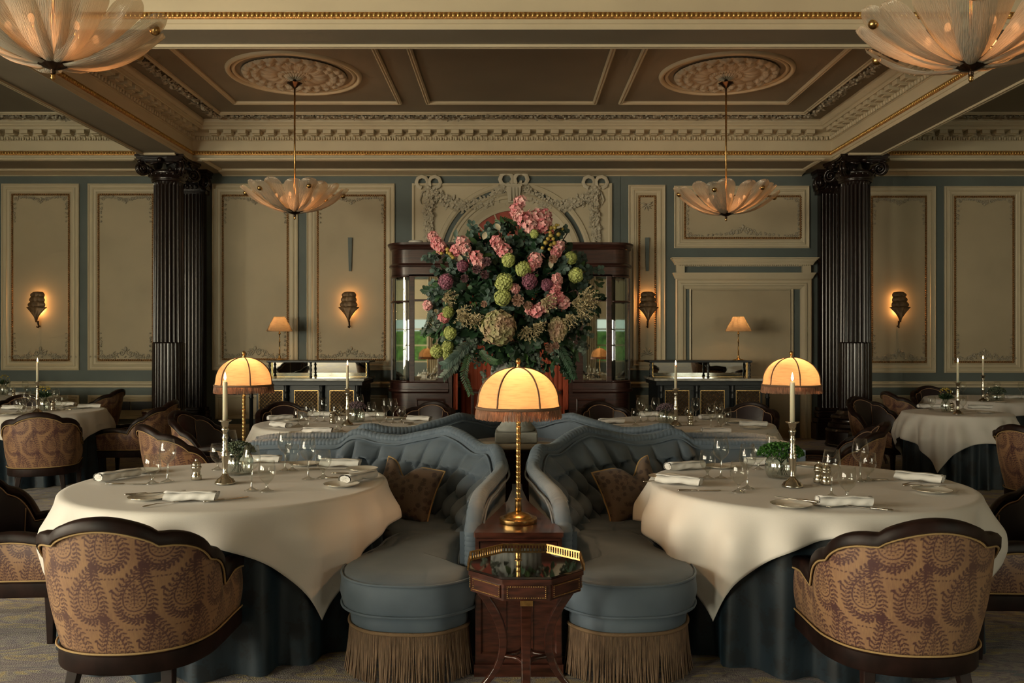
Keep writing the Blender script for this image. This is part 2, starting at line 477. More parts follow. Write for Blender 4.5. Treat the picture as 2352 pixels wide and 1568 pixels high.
# ------------------------------------------------------------------ camera, colour, world
cam = bpy.data.cameras.new('camera'); co = bpy.data.objects.new('camera', cam); COL.objects.link(co)
co.location = (0,0,CAMZ); co.rotation_euler = (PI/2, 0, 0)
cam.sensor_width = 36; cam.lens = FPX/2352*36; cam.shift_y = 6/2352; cam.clip_start = .05
S.camera = co
S.view_settings.view_transform = 'Standard'; S.view_settings.look = 'None'
S.view_settings.gamma = 1; S.view_settings.use_curve_mapping = False
S.view_settings.exposure = 0.32
S.cycles.use_denoising = True
S.cycles.max_bounces = 6; S.cycles.diffuse_bounces = 3; S.cycles.glossy_bounces = 4
S.cycles.transmission_bounces = 4; S.cycles.transparent_max_bounces = 14
S.cycles.sample_clamp_indirect = 4.0
S.cycles.caustics_reflective = False; S.cycles.caustics_refractive = False
S.cycles.use_adaptive_sampling = True; S.cycles.adaptive_threshold = .05; S.cycles.adaptive_min_samples = 12
w = bpy.data.worlds.new('world'); S.world = w; w.use_nodes = True
w.node_tree.nodes['Background'].inputs[0].default_value = (.62,.72,.60,1)
w.node_tree.nodes['Background'].inputs[1].default_value = .8

def plight(name, loc, energy, col, r=.03):
    l = bpy.data.lights.new(name, 'POINT'); l.energy = energy; l.color = col; l.shadow_soft_size = r
    o = bpy.data.objects.new(name, l); COL.objects.link(o); o.location = loc; return o
def alight(name, loc, rot, sx, sy, energy, col, spread=PI):
    l = bpy.data.lights.new(name, 'AREA'); l.shape = 'RECTANGLE'; l.size = sx; l.size_y = sy; l.energy = energy; l.color = col; l.spread = spread
    o = bpy.data.objects.new(name, l); COL.objects.link(o); o.location = loc; o.rotation_euler = rot; return o

def leafm(m, base, d_, nrm, L, W, bend=.2):
    """one leaf: base, direction, surface normal"""
    d_ = Vector(d_).normalized(); s_ = d_.cross(Vector(nrm)); s_ = s_.normalized() if s_.length > 1e-5 else d_.orthogonal().normalized()
    n_ = s_.cross(d_).normalized(); base = Vector(base); vs = []
    for v, w_ in ((0,.12),(.3,.85),(.6,1.0),(.85,.55),(1.0,.02)):
        c = base + d_*L*v - n_*bend*L*v*v
        vs += [c - s_*W*w_ + n_*W*.25*w_, c, c + s_*W*w_ + n_*W*.25*w_]
    m.add(vs, [(i*3+j, i*3+j+1, (i+1)*3+j+1, (i+1)*3+j) for i in range(4) for j in range(2)], True)
def rv(rnd): 
    a = rnd.uniform(0, 2*PI); z = rnd.uniform(-1, 1); r = math.sqrt(1-z*z); return Vector((r*math.cos(a), r*math.sin(a), z))
# ================================================================== ROOM
YW = 13.4; XL, XR = -10.2, 10.6; YB = -4.2; ZS = 4.20; ZC = 4.76
K = YW/FPX
def wx(px): return (px-1176)*K
def wz(py): return CAMZ + (790-py)*K
def mw(u, v, w_): return (u, YW - w_, v)          # on the far wall, w towards the room
def mc(u, v, w_): return (u, v, ZC - w_)          # on the ceiling, w downwards
def ms(u, v, w_): return (u, v, ZS - w_)          # on the beam soffits

mb = MB(); mb.box(XL, XR, YB, YW, -.1, 0); struct('floor', mb, CARPET)
mb = MB(); mb.box(XL-.2, XR+.2, YW, YW+.2, 0, 5.2); struct('wall_far', mb, BLUEG)
LWY = [-2.8, -.4, 2.0]
mb = MB(); ys = [YB] + [v for y in LWY for v in (y-.8, y+.8)] + [YW]
for i in range(0, len(ys), 2): mb.box(XL-.2, XL, ys[i], ys[i+1], 0, 5.2)
for y in LWY: mb.box(XL-.2, XL, y-.8, y+.8, 0, .7); mb.box(XL-.2, XL, y-.8, y+.8, 3.8, 5.2)
struct('wall_left', mb, FIELD)
for i, y in enumerate(LWY):
    mb = MB()
    for dy in (-.77, -.26, .26, .77): mb.box(XL-.13, XL-.06, y+dy-.025, y+dy+.025, .7, 3.8)
    for k in range(6): mb.box(XL-.12, XL-.07, y-.8, y+.8, .7+.62*k-.02, .7+.62*k+.02)
    struct('window_%d' % (i+7), mb, CREAM)
    alight('daylight_west_window_%d' % (i+1), (XL-.3, y, 2.25), (0, -PI/2, 0), 3.1, 1.6, (380, 430, 430)[i], (1.0,.89,.68))
mb = MB(); mb.box(XR, XR+.2, YB, YW, 0, 5.2); struct('wall_right', mb, FIELD)
mb = MB(); mb.box(XL-.2, XR+.2, YB-.2, YW+.2, ZC+.0, ZC+.12); struct('ceiling', mb, TAUPE)
# wall behind the viewer with tall windows
WINX = [-9.2, -6.4, -3.65, 3.65, 6.4, 9.2]; WW = .72; WZ0, WZ1 = .85, 3.75
mb = MB(); xs = [XL-.2] + [v for x in WINX for v in (x-WW, x+WW)] + [XR+.2]
for i in range(0, len(xs), 2): mb.box(xs[i], xs[i+1], YB-.2, YB, 0, 5.2)
for x in WINX:
    mb.box(x-WW, x+WW, YB-.2, YB, 0, WZ0); mb.box(x-WW, x+WW, YB-.2, YB, WZ1, 5.2)
struct('wall_near', mb, BLUEG)
for i, x in enumerate(WINX):
    mb = MB()
    for dx in (-WW+.03, 0, WW-.03): mb.box(x+dx-.03, x+dx+.03, YB-.13, YB-.05, WZ0, WZ1)
    for k in range(6):
        z = WZ0+.03+(WZ1-WZ0-.06)*k/5; mb.box(x-WW, x+WW, YB-.12, YB-.06, z-.025, z+.025)
    struct('window_%d' % (i+1), mb, CREAM)
    mb = MB(); mb.grid(lambda a, b: (x-WW+2*WW*a/24, YB+.03-.012*abs(math.sin(a*PI/2))-.015*(b % 2), 2.35+(WZ1-2.35)*b/8), 25, 9); struct('trim_window_blind_%d' % (i+1), mb, CREAM)
    for sx in (-1, 1):
        mb = MB(); mb.grid(lambda a, b: (x+sx*(WW+.02+.30*a/24), YB+.07-.05*abs(math.sin(a*PI/6)), .02+4.0*b/4), 25, 5); struct('trim_window_drape_%d' % (2*i+1+(sx > 0)), mb, FIELD)
hb = MB(); hb.grid(lambda i, j: (XL-2+i*.6, YB-3.4+.25*math.sin(i*1.3)*math.sin(j*1.7), j*.5), 42, 5)
tag(link('garden_hedge', hb, pm('hedge_leaves', (.10,.22,.05), .8, var=.5, vscale=5)), kind='structure')

# ---- beams
def beam(name, x0, x1, y0, y1):
    m = MB(); m.box(x0, x1, y0, y1, ZS, ZC+.05); struct(name, m, TAUPE)
beam('beam_left', -5.31, -4.74, YB, 12.5); beam('beam_right', 4.74, 5.31, YB, 12.5)
for nm, a, b in (('beam_centre', -4.74, 4.74), ('beam_left_bay', XL, -5.31), ('beam_right_bay', 5.31, XR)):
    beam(nm, a, b, 7.27, 7.74)
beam('beam_wall', XL, XR, 12.5, YW)

ENT_LO = [(0,0),(.004,0),(.004,.045),(.016,.05),(.016,.085)]
FR = [(.012,.150),(.012,.155),(.006,.16),(.006,.295),(.02,.30)]
ENT_HI = [(.02,.30),(.05,.355),(.06,.36),(.06,.415),(.21,.422),(.215,.432),(.215,.462),(.235,.470),(.235,.485),(.26,.515),(.265,.53),(.265,.56)]
def coffer(tagn, x0, x1, y0, y1, detail=('far','left','right')):
    mp = lambda u, v, w_: (u, v, ZS + w_)
    a = MB(); a.frame(x0, x1, y0, y1, ENT_LO, mp); a.frame(x0, x1, y0, y1, FR, mp); a.frame(x0, x1, y0, y1, ENT_HI, mp)
    struct('trim_cornice_'+tagn, a, CREAM)
    g = MB(); g.frame(x0, x1, y0, y1, [(.016,.085),(.026,.088),(.028,.10),(.012,.150)], mp); struct('trim_gilt_'+tagn, g, GILT)
    bd = MB(); eg = MB(); dn = MB(); ga = MB()
    sides = []
    if 'far' in detail: sides.append(((x0,y1),(x1,y1),(0,-1)))
    if 'left' in detail: sides.append(((x0,y0),(x0,y1),(1,0)))
    if 'right' in detail: sides.append(((x1,y1),(x1,y0),(-1,0)))
    if 'near' in detail: sides.append(((x1,y0),(x0,y0),(0,1)))
    rnd = random.Random(5)
    for (p, q, n) in sides:
        p = Vector(p); q = Vector(q); n = Vector(n); L = (q-p).length; d = (q-p)/L
        k = int(L/.040)
        for i in range(k):
            c = p + d*(L*(i+.5)/k) + n*.024
            bd.sph((c.x, c.y, ZS+.118), (.015, .015, .024), 6, 4)
        c = p; k = int((L-.1)/.075)
        for i in range(k):
            c = p + d*(.05+(L-.1)*(i+.5)/k) + n*.05
            eg.sph((c.x, c.y, ZS+.33), (.022, .022, .032), 6, 4)
            c2 = p + d*(.05+(L-.1)*(i+1)/k) + n*.045
            eg.box(c2.x-.006, c2.x+.006, c2.y-.006, c2.y+.006, ZS+.30, ZS+.36)
        k = int((L-.5)/.205)
        for i in range(k):
            c = p + d*(.27+(L-.54)*(i+.5)/k)
            a0 = c - d*.06 + n*.06; a1 = c + d*.06 + n*.20
            dn.box(min(a0.x,a1.x), max(a0.x,a1.x), min(a0.y,a1.y), max(a0.y,a1.y), ZS+.365, ZS+.422)
            a0 = c - d*.05 + n*.06; a1 = c + d*.05 + n*.15
            dn.box(min(a0.x,a1.x), max(a0.x,a1.x), min(a0.y,a1.y), max(a0.y,a1.y), ZS+.352, ZS+.367)
        # fruit garland on the flat of the ceiling
        ins = .52; pp = p + n*ins + d*ins; Lg = L - 2*ins
        k = int(Lg/.028)
        for i in range(k):
            c = pp + d*(Lg*(i+.5)/k) + n*rnd.uniform(-.035,.035)
            r_ = rnd.uniform(.016,.034)
            ga.sph((c.x, c.y, ZC-.02-rnd.uniform(0,.03)), (r_*.8, r_*.8, r_*.8), 6, 4)
            for q_ in range(2): leafm(ga, (c.x+rnd.uniform(-.03,.03), c.y+rnd.uniform(-.03,.03), ZC-.03-rnd.uniform(0,.02)), (rnd.uniform(-1,1), rnd.uniform(-1,1), -.3), (0,0,-1), .07, .022, .4)
    struct('trim_gilt_beads_'+tagn, bd, GILTB); struct('trim_egg_'+tagn, eg, CREAM)
    struct('trim_dentil_'+tagn, dn, CREAM, bevel=.006); struct('trim_garland_'+tagn, ga, PLASTD)
    m = MB(); i_ = .58
    m.frame(x0+i_, x1-i_, y0+i_, y1-i_, [(0,0),(0,.025),(.02,.035),(.035,.02),(.05,.02),(.05,0)], mc)
    m.frame(x0+.46, x1-.46, y0+.46, y1-.46, [(0,0),(0,.012),(.02,.012),(.02,0)], mc)
    struct('trim_ceiling_'+tagn, m, CREAM)
coffer('centre', -4.74, 4.74, 7.74, 12.5)
coffer('left', XL, -5.31, 7.74, 12.5, ('far','right'))
coffer('right', 5.31, XR, 7.74, 12.5, ('far','left'))
coffer('near', -4.74, 4.74, YB+.1, 7.27, ('far',))
coffer('near_left', XL, -5.31, YB+.1, 7.27, ())
coffer('near_right', 5.31, XR, YB+.1, 7.27, ())
sm = MB()
def soffit_strip(x0, x1, y0, y1):
    if x1-x0 > y1-y0:
        for (a, b, h) in ((0,.018,.024),(.018,.034,.014),(.034,.052,.026)): sm.box(x0, x1, y0+a, y0+b, ZS-h, ZS)
    else:
        for (a, b, h) in ((0,.018,.024),(.018,.034,.014),(.034,.052,.026)): sm.box(x0+a, x0+b, y0, y1, ZS-h, ZS)
for (a, b) in ((XL,-5.36),(-4.70,4.70),(5.36,XR)): soffit_strip(a, b, 7.62, 7.672)
for x in (-5.28, 5.228): soffit_strip(x, x+.052, YB+.1, 12.0)
for x in (-5.26, 4.78): soffit_strip(x, x+.48, 11.94, 11.992)
struct('trim_soffit', sm, CREAM)
PM = [(0,0),(0,.02),(.015,.034),(.03,.024),(.045,.034),(.062,.02),(.062,0)]
m = MB()
for (a, b) in ((-3.78,-1.49),(-1.165,1.15),(1.44,3.75)): m.frame(a, b, 8.5, 11.42, PM, mc)
struct('trim_ceiling_panels', m, CREAM)

# ---- ceiling roses
def rose(x, y, nm):
    m = MB()
    def ring(r, w_, h):
        m.lathe([(r-w_, 0), (r-w_*.8, -h*.7), (r-w_*.3, -h), (r+w_*.3, -h), (r+w_*.8, -h*.6), (r+w_, 0)], 64, (x,y,ZC))
    ring(.775, .03, .035); ring(.71, .022, .02)
    struct('trim_rose_ring_'+nm, m, CREAM)
    def fn(i, j):
        a = 2*PI*i/240; r = .02 + .60*j/56
        h = 0
        if r < .14: h = .06*(1-(r/.14)**2)**.5 + .012*abs(math.sin(10*a))
        elif r < .20: h = .03 + .012*abs(math.sin(16*a))
        elif r < .42:
            t = (r-.20)/.22; pet = abs(math.cos(8*a)); h = .012+.035*pet**.6*math.sin(PI*min(1, t*1.1))**.7 + .010*abs(math.sin(40*a+9*r))*t
        else:
            t = (r-.42)/.20; pet = abs(math.sin(12*a+ (1 if t>.5 else 0)*PI/2))
            h = .010+.045*pet*abs(math.sin(2*PI*t))**.8 + .012*abs(math.sin(37*a)*math.sin(60*r))
        return (x+r*math.cos(a), y+r*math.sin(a), ZC-.004-h)
    m = MB(); m.grid(fn, 240, 57, closeu=True); struct('trim_rose_'+nm, m, PLASTD)
rose(-2.63, 10.2, 'left'); rose(2.59, 10.2, 'right')

# ---- far wall: cornice under the beam, panels, dado
m2 = MB()
prof = [(0,-.045),(.02,-.045),(.04,-.03),(.16,-.012),(.20,-.012),(.20,0)]
vs = []
n_ = len(prof)
for (xa_, xb_) in ((XL,-5.45),(-4.60,4.60),(5.45,XR)):
    m2.add([(x, YW-o, ZS+z) for x in (xa_, xb_) for (o, z) in prof], [(i, i+1, n_+i+1, n_+i) for i in range(n_-1)], False)
for (a, b) in ((XL,-5.45),(-4.60,4.60),(5.45,XR)):
    m2.frame(a+.05, b-.05, 12.28, 13.08, [(0,0),(0,.02),(.015,.03),(.035,.018),(.045,.028),(.06,.018),(.06,0)], ms)
struct('trim_wall_cornice', m2, CREAM)

PP = [(0,0),(0,.028),(.012,.036),(.022,.030),(.026,.018),(.060,.018),(.066,.030),(.085,.034),(.092,.022),(.125,.018),(.135,.008)]
cream = MB(); field = MB(); rope = MB(); orn = MB()
def rp(x0, x1, z0, z1, w_=.014):
    pts = [((x0,z0),(x1,z0)),((x1,z0),(x1,z1)),((x1,z1),(x0,z1)),((x0,z1),(x0,z0))]
    for (a, b) in pts:
        a = Vector(a); b = Vector(b); L = (b-a).length; k = int(L/.034); d = (b-a)/L
        ang = math.atan2(d.y, d.x)+.7
        rot = Matrix.Rotation(-ang, 3, 'Y')
        for i in range(k):
            c = a + d*(L*(i+.5)/k)
            rope.sph((c.x, YW-.014, c.y), (.024, .014, .013), 5, 3, rot)
    rope.frame(x0-.016, x1+.016, z0-.016, z1+.016, [(0,0),(0,.010),(.032,.010),(.032,0)], mw)
def curl(cx, cz, r, s, turns=1.25, a0=0, t=.008):
    pts = []
    for i in range(15):
        u = i/14; a = a0 + s*u*turns*2*PI; rr = r*(1-u*.85)
        pts.append((cx+rr*math.cos(a), YW-.014-.008*u, cz+rr*math.sin(a)))
    orn.tube(pts, [t*(1-.35*i/14) for i in range(15)], 4, cap=False)
def corner(cx, cz, sx, sz, s=1.0):
    curl(cx+sx*.05*s, cz+sz*.05*s, .04*s, sx*sz, 1.3, 0 if sx < 0 else PI)
    for k in range(5):
        u = .10+.05*k
        curl(cx+sx*u*s*.8, cz+sz*(.022)*s, .02*s*(1-.1*k), -sx*(1 if k % 2 else -1), 1.0, k)
        curl(cx+sx*.022*s, cz+sz*u*s*1.35, .022*s*(1-.1*k), sz*(1 if k % 2 else -1), 1.0, k)
    for k in range(12):
        u = random.uniform(0,.33); w_ = random.uniform(.01,.04)*(1-u*1.5)
        p = (cx+sx*u*s*.8, cz+sz*w_*s) if k % 2 else (cx+sx*w_*s, cz+sz*u*s*1.3)
        orn.sph((p[0], YW-.012, p[1]), (.014*s,.012,.010*s), 5, 3, Matrix.Rotation(random.uniform(0,3),3,'Y'))
def crest(cx, cz, s, w_=1.0, sz=1):
    for sx in (-1, 1):
        curl(cx+sx*.05*s, cz+sz*.07*s, .042*s, sx*sz, 1.4, PI/2*sz)
        curl(cx+sx*.13*s, cz+sz*.05*s, .036*s, -sx*sz, 1.3, PI/2)
        for k in range(6):
            u = .17+.055*k
            curl(cx+sx*u*s*w_, cz+sz*(.032-.003*k)*s, (.026-.0025*k)*s, sx*(1 if k % 2 else -1), 1.1, k)
    for k in range(24):
        u = random.uniform(-.2,.2)
        orn.sph((cx+u*s, YW-.013, cz+sz*(random.uniform(.01,.12)*(1-abs(u)*3.2)+.01)*s), (.018*s,.014,.010*s), 5, 3, Matrix.Rotation(random.uniform(0,3),3,'Y'))
    orn.sph((cx, YW-.014, cz+sz*.12*s), (.02*s,.016,.03*s), 6, 4)
def panel(x0p, x1p, y0p, y1p, gx0, gx1, gy0, gy1, top=True, bottom=True, corners=True, tone=None):
    x0, x1, z1, z0 = wx(x0p), wx(x1p), wz(y0p), wz(y1p)
    cream.frame(x0, x1, z0, z1, PP, mw)
    field.box(x0+.134, x1-.134, YW-.008, YW+.02, z0+.134, z1-.134)
    g = (wx(gx0), wx(gx1), wz(gy1), wz(gy0)); rp(*g)
    if corners:
        for (cx, sx) in ((g[0]+.02, 1), (g[1]-.02, -1)):
            for (cz, sz) in ((g[2]+.02, 1), (g[3]-.02, -1)): corner(cx, cz, sx, sz)
        mx_ = (g[0]+g[1])/2
        if bottom: crest(mx_, g[2]+.03, 1.25)
        if top: crest(mx_, g[3]-.03, .8, 1, -1)
panel(5,183,422,850, 29,159,447,827)
panel(203,376,422,850, 227,352,447,827)
panel(488,685,422,850, 512,661,449,825)
panel(705,907,422,850, 730,884,449,826)
panel(1443,1528,425,850, 1468,1505,451,829, corners=False)
for (cz, sz) in ((wz(470), -1), (wz(812), 1)):
    for k in range(7):
        a = PI/2*sz + (k-3)*.62
        orn.tube([(wx(1486), YW-.012, cz), (wx(1486)+.06*math.cos(a), YW-.02, cz+.06*math.sin(a)), (wx(1486)+.10*math.cos(a+.2), YW-.012, cz+.10*math.sin(a+.2))], [.012,.012,.003], 4)
panel(1548,1858,427,570, 1573,1839,451,547, top=True, bottom=True)
panel(1976,2148,428,856, 2002,2126,452,831)
panel(2168,2352,428,856, 2193,2327,452,831)
panel(2374,2560,428,856, 2400,2532,452,831)
panel(-190,-12,422,850, -166,-36,447,827)
# lower panels under the dado rail
for (a, b) in ((-190,-12),(5,183),(203,372),(495,890),(1460,1540),(1976,2148),(2168,2352),(2374,2560)):
    cream.frame(wx(a), wx(b), .30, wz(907), [(0,0),(0,.022),(.02,.028),(.045,.012),(.055,.02),(.065,0)], mw)
    field.box(wx(a)+.06, wx(b)-.06, YW-.006, YW+.02, .36, wz(907)-.06)
def hrun(z, prof, x0, x1, mbx=cream):
    vs = [(x, YW-o, z+zz) for x in (x0, x1) for (o, zz) in prof]; n = len(prof)
    mbx.add(vs, [(i, i+1, n+i+1, n+i) for i in range(n-1)], False)
DADO = [(0,-.055),(.02,-.05),(.02,-.02),(.035,-.012),(.05,.0),(.05,.02),(.03,.03),(.03,.045),(0,.05)]
for (a, b) in ((XL,-5.45),(-4.60,wx(1545)),(wx(1880),4.62),(5.44,XR)):
    hrun(wz(882), DADO, a, b)
    hrun(.0, [(0,0),(.03,0),(.03,.17),(.02,.19),(.012,.21),(0,.22)], a, b)
struct('trim_wall_panels', cream, CREAM); struct('trim_wall_fields', field, FIELD)
struct('trim_wall_rope', rope, ROPE); struct('trim_wall_ornament', orn, PLASTD)
m = MB(); m.box(wx(228), wx(300), YW-.03, YW-.002, wz(941), wz(922)); m.box(wx(303), wx(352), YW-.03, YW-.002, wz(941), wz(922))
struct('trim_heating_grille', m, BLACK)

# ---- blank doorway with pediment (right of the cabinet)
d = MB()
zt = wz(628)
J = [(0,0),(0,.05),(.02,.06),(.03,.045),(.07,.045),(.08,.06),(.11,.06),(.12,.045),(.16,.03),(.17,.0)]
d.frame(wx(1551), wx(1862), -.3, wz(640), J, mw)
d.box(wx(1556), wx(1857), YW-.05, YW, wz(612), wz(607))
for (a, b) in ((1552,1571),(1841,1860)): d.box(wx(a), wx(b), YW-.06, YW, wz(628), wz(608))
def cap(y0, y1, xa, xb, p0, p1):
    z0, z1 = wz(y1), wz(y0); n = 6
    for k in range(n):
        t0 = k/n; o = p0+(p1-p0)*((k+1)/n)**1.5
        d.box(wx(xa)-(o-p0)*.6, wx(xb)+(o-p0)*.6, YW-o, YW, z0+(z1-z0)*t0, z0+(z1-z0)*(k+1)/n)
cap(593,609,1549,1864,.06,.17); cap(627,640,1549,1864,.05,.11)
for i in range(70):
    x = wx(1556)+(wx(1857)-wx(1556))*(i+.5)/70; d.box(x-.008, x+.008, YW-.085, YW, wz(611), wz(608.5))
d.frame(wx(1583), wx(1822), -.3, wz(660), [(0,0),(0,.02),(.02,.03),(.035,.012),(.045,.012)], mw)
struct('door_surround', d, CREAM, recalc=True)
m = MB(); m.box(wx(1588), wx(1817), YW-.012, YW+.02, -.0, wz(666)); struct('door_1', m, FIELD)

# ---- arch with red fanlight above the cabinet
arch = MB()
acx, acz = wx(1180), wz(600)
x0, x1, z0, z1 = wx(947), wx(1405), wz(700), wz(422)
# panel with a half-round opening
R3 = 172*K; na = 48
def side_pt(a):
    c, s_ = math.cos(a), math.sin(a)
    t = min([((x1-acx)/c if c > 1e-6 else 9), ((x0-acx)/c if c < -1e-6 else 9), ((z1-acz)/s_ if s_ > 1e-6 else 9)])
    return (acx+c*t, acz+s_*t)
angs = sorted(set([PI*i/na for i in range(na+1)] + [math.atan2(z1-acz, x1-acx), math.atan2(z1-acz, x0-acx)]))
vs = []
for a in angs:
    q = side_pt(a); vs += [(acx+R3*math.cos(a), YW-.03, acz+R3*math.sin(a)), (q[0], YW-.03, q[1])]
arch.add(vs, [(2*i, 2*i+1, 2*i+3, 2*i+2) for i in range(len(angs)-1)], False)
arch.box(x0, acx-R3, YW-.03, YW, z0, acz); arch.box(acx+R3, x1, YW-.03, YW, z0, acz)
arch.frame(x0-.0, x1+.0, z0, z1, [(0,0),(0,.05),(.03,.055),(.045,.035),(.06,.03)], mw)
def half_ring(r0, r1, y0, y1, m_, n=48, prof=None):
    pr = prof or [(r0,y1),(r0,y0),(r1,y0),(r1,y1)]
    vs = []
    for i in range(n+1):
        a = PI*i/n
        for (r, y) in pr: vs.append((acx+r*math.cos(a), YW-y, acz+r*math.sin(a)))
    k = len(pr)
    m_.add(vs, [(i*k+j, i*k+j+1, (i+1)*k+j+1, (i+1)*k+j) for i in range(n) for j in range(k-1)], False)
half_ring(0,0,0,0,arch, prof=[(R3-.03,0),(R3-.03,.04),(R3,.06),(R3+.05,.06),(R3+.06,.03)])
RO, RI = 156*K, 122*K
half_ring(0,0,0,0,arch, prof=[(RO,0),(RO,.09),(RO-.03,.11),(RO-.05,.09),(RO-.09,.09),(RO-.10,.07),(RO-.15,.06),(RI+.03,.04),(RI,.03),(RI,-.05)])
struct('trim_arch', arch, CREAM, recalc=True)
fl = MB(); vs = [(acx, YW-.02, acz)] + [(acx+RI*math.cos(PI*i/32), YW-.02, acz+RI*math.sin(PI*i/32)) for i in range(33)]
fl.add(vs, [(0, i, i+1) for i in range(1, 33)], False)
struct('window_fanlight', fl, REDGL)
fb = MB()
half_ring(0,0,0,0,fb, prof=[(RI-.045,0),(RI-.045,.05),(RI,.05),(RI,0)])
half_ring(0,0,0,0,fb, prof=[(.30,0),(.30,.035),(.33,.035),(.33,0)])
for k in range(1, 8):
    a = PI*k/8; p = Vector((math.cos(a), 0, math.sin(a))); t_ = Vector((-math.sin(a), 0, math.cos(a)))
    fb.obox(Vector((acx, YW-.025, acz)) + p*(RI+.31)/2, p, Vector((0,1,0)), t_, (RI-.33)/2, .014, .011)
struct('trim_fanlight_bars', fb, CREAM)
# keystone
ks = MB()
zk0, zk1 = wz(468), wz(432)
vs = []
for (z, hw, o) in ((zk0, .085, .14), (zk1, .115, .17)):
    for sx in (-1, 1):
        vs.append((acx+sx*hw, YW-o, z))
    for sx in (1, -1): vs.append((acx+sx*hw, YW, z))
ks.add(vs, [(0,1,5,4),(1,2,6,5),(3,0,4,7),(0,3,2,1),(4,5,6,7)], False)
for k in range(-1, 2): ks.box(acx+k*.05-.012, acx+k*.05+.012, YW-.185, YW-.13, zk0+.02, zk1-.02)
ks.box(acx-.13, acx+.13, YW-.19, YW, zk1, zk1+.03)
struct('trim_keystone', ks, PLASTER)
# plaster swags
sw = MB(); rnd = random.Random(3)
def swag(pts, w0, w1, n):
    pp = smooth_path([(wx(a), wz(b)) for a, b in pts], n)
    for i, (x, z) in enumerate(pp):
        t = i/(n-1); w_ = w0 + (w1-w0)*math.sin(PI*t)
        for k in range(7):
            ox, oz = rnd.uniform(-w_, w_)*.8, rnd.uniform(-w_, w_)
            dp = .03+.07*max(0, 1-(oz/w_)**2)*rnd.uniform(.6, 1)
            p_ = (x+ox, YW-dp, z+oz)
            if k < 5: leafm(sw, p_, (rnd.uniform(-1,1), -.35, rnd.uniform(-1,1)), (0,-1,.3), rnd.uniform(.045,.075), rnd.uniform(.015,.024), .35)
            else: sw.sph(p_, rnd.uniform(.014,.026), 7, 5)
swag([(990,438),(1030,464),(1080,475),(1125,462),(1150,439),(1172,430)], .05, .085, 80)
swag([(1366,438),(1330,464),(1280,475),(1236,462),(1212,439),(1190,430)], .05, .085, 80)
for bx in (985, 1366):
    swag([(bx,440),(bx-1,490),(bx,530),(bx+1,556)], .055, .065, 50)
def bow(cx, cz, s):
    for sx in (-1, 1):
        pts = [(cx, YW-.06, cz)] + [(cx+sx*s*(.10+.09*math.cos(a)), YW-.07, cz+s*(.08+.09*math.sin(a))) for a in [PI+.6-sx*0+k*(-.75) for k in range(8)]]
        sw.tube(pts, .020*s, 6, flat=1.6)
        sw.tube([(cx, YW-.06, cz), (cx+sx*.10*s, YW-.05, cz-.08*s), (cx+sx*.14*s, YW-.05, cz-.20*s), (cx+sx*.11*s, YW-.05, cz-.27*s)], [.02*s,.018*s,.016*s,.004], 6)
    sw.sph((cx, YW-.07, cz), (.035*s,.04,.035*s), 8, 5)
bow(wx(985), wz(432), 1.0); bow(wx(1366), wz(432), 1.0); bow(wx(1180), wz(427), 1.15)
struct('trim_plaster_swags', sw, PLASTER, auto=60)
# slight break in the wall face either side of the centre bay
m = MB(); m.box(wx(945)-.02, wx(1424), YW-.012, YW, 0, ZS-.04); struct('trim_centre_bay', m, BLUEG)

# ---- windows' daylight
for i, x in enumerate(WINX):
    e = [190, 420, 0, 0, 120, 60][i]
    if e: alight('daylight_window_%d' % (i+1), (x, YB-.35, 2.3), (PI/2, 0, 0), 2*WW, WZ1-WZ0, e*1.5, (1.0,.97,.74))
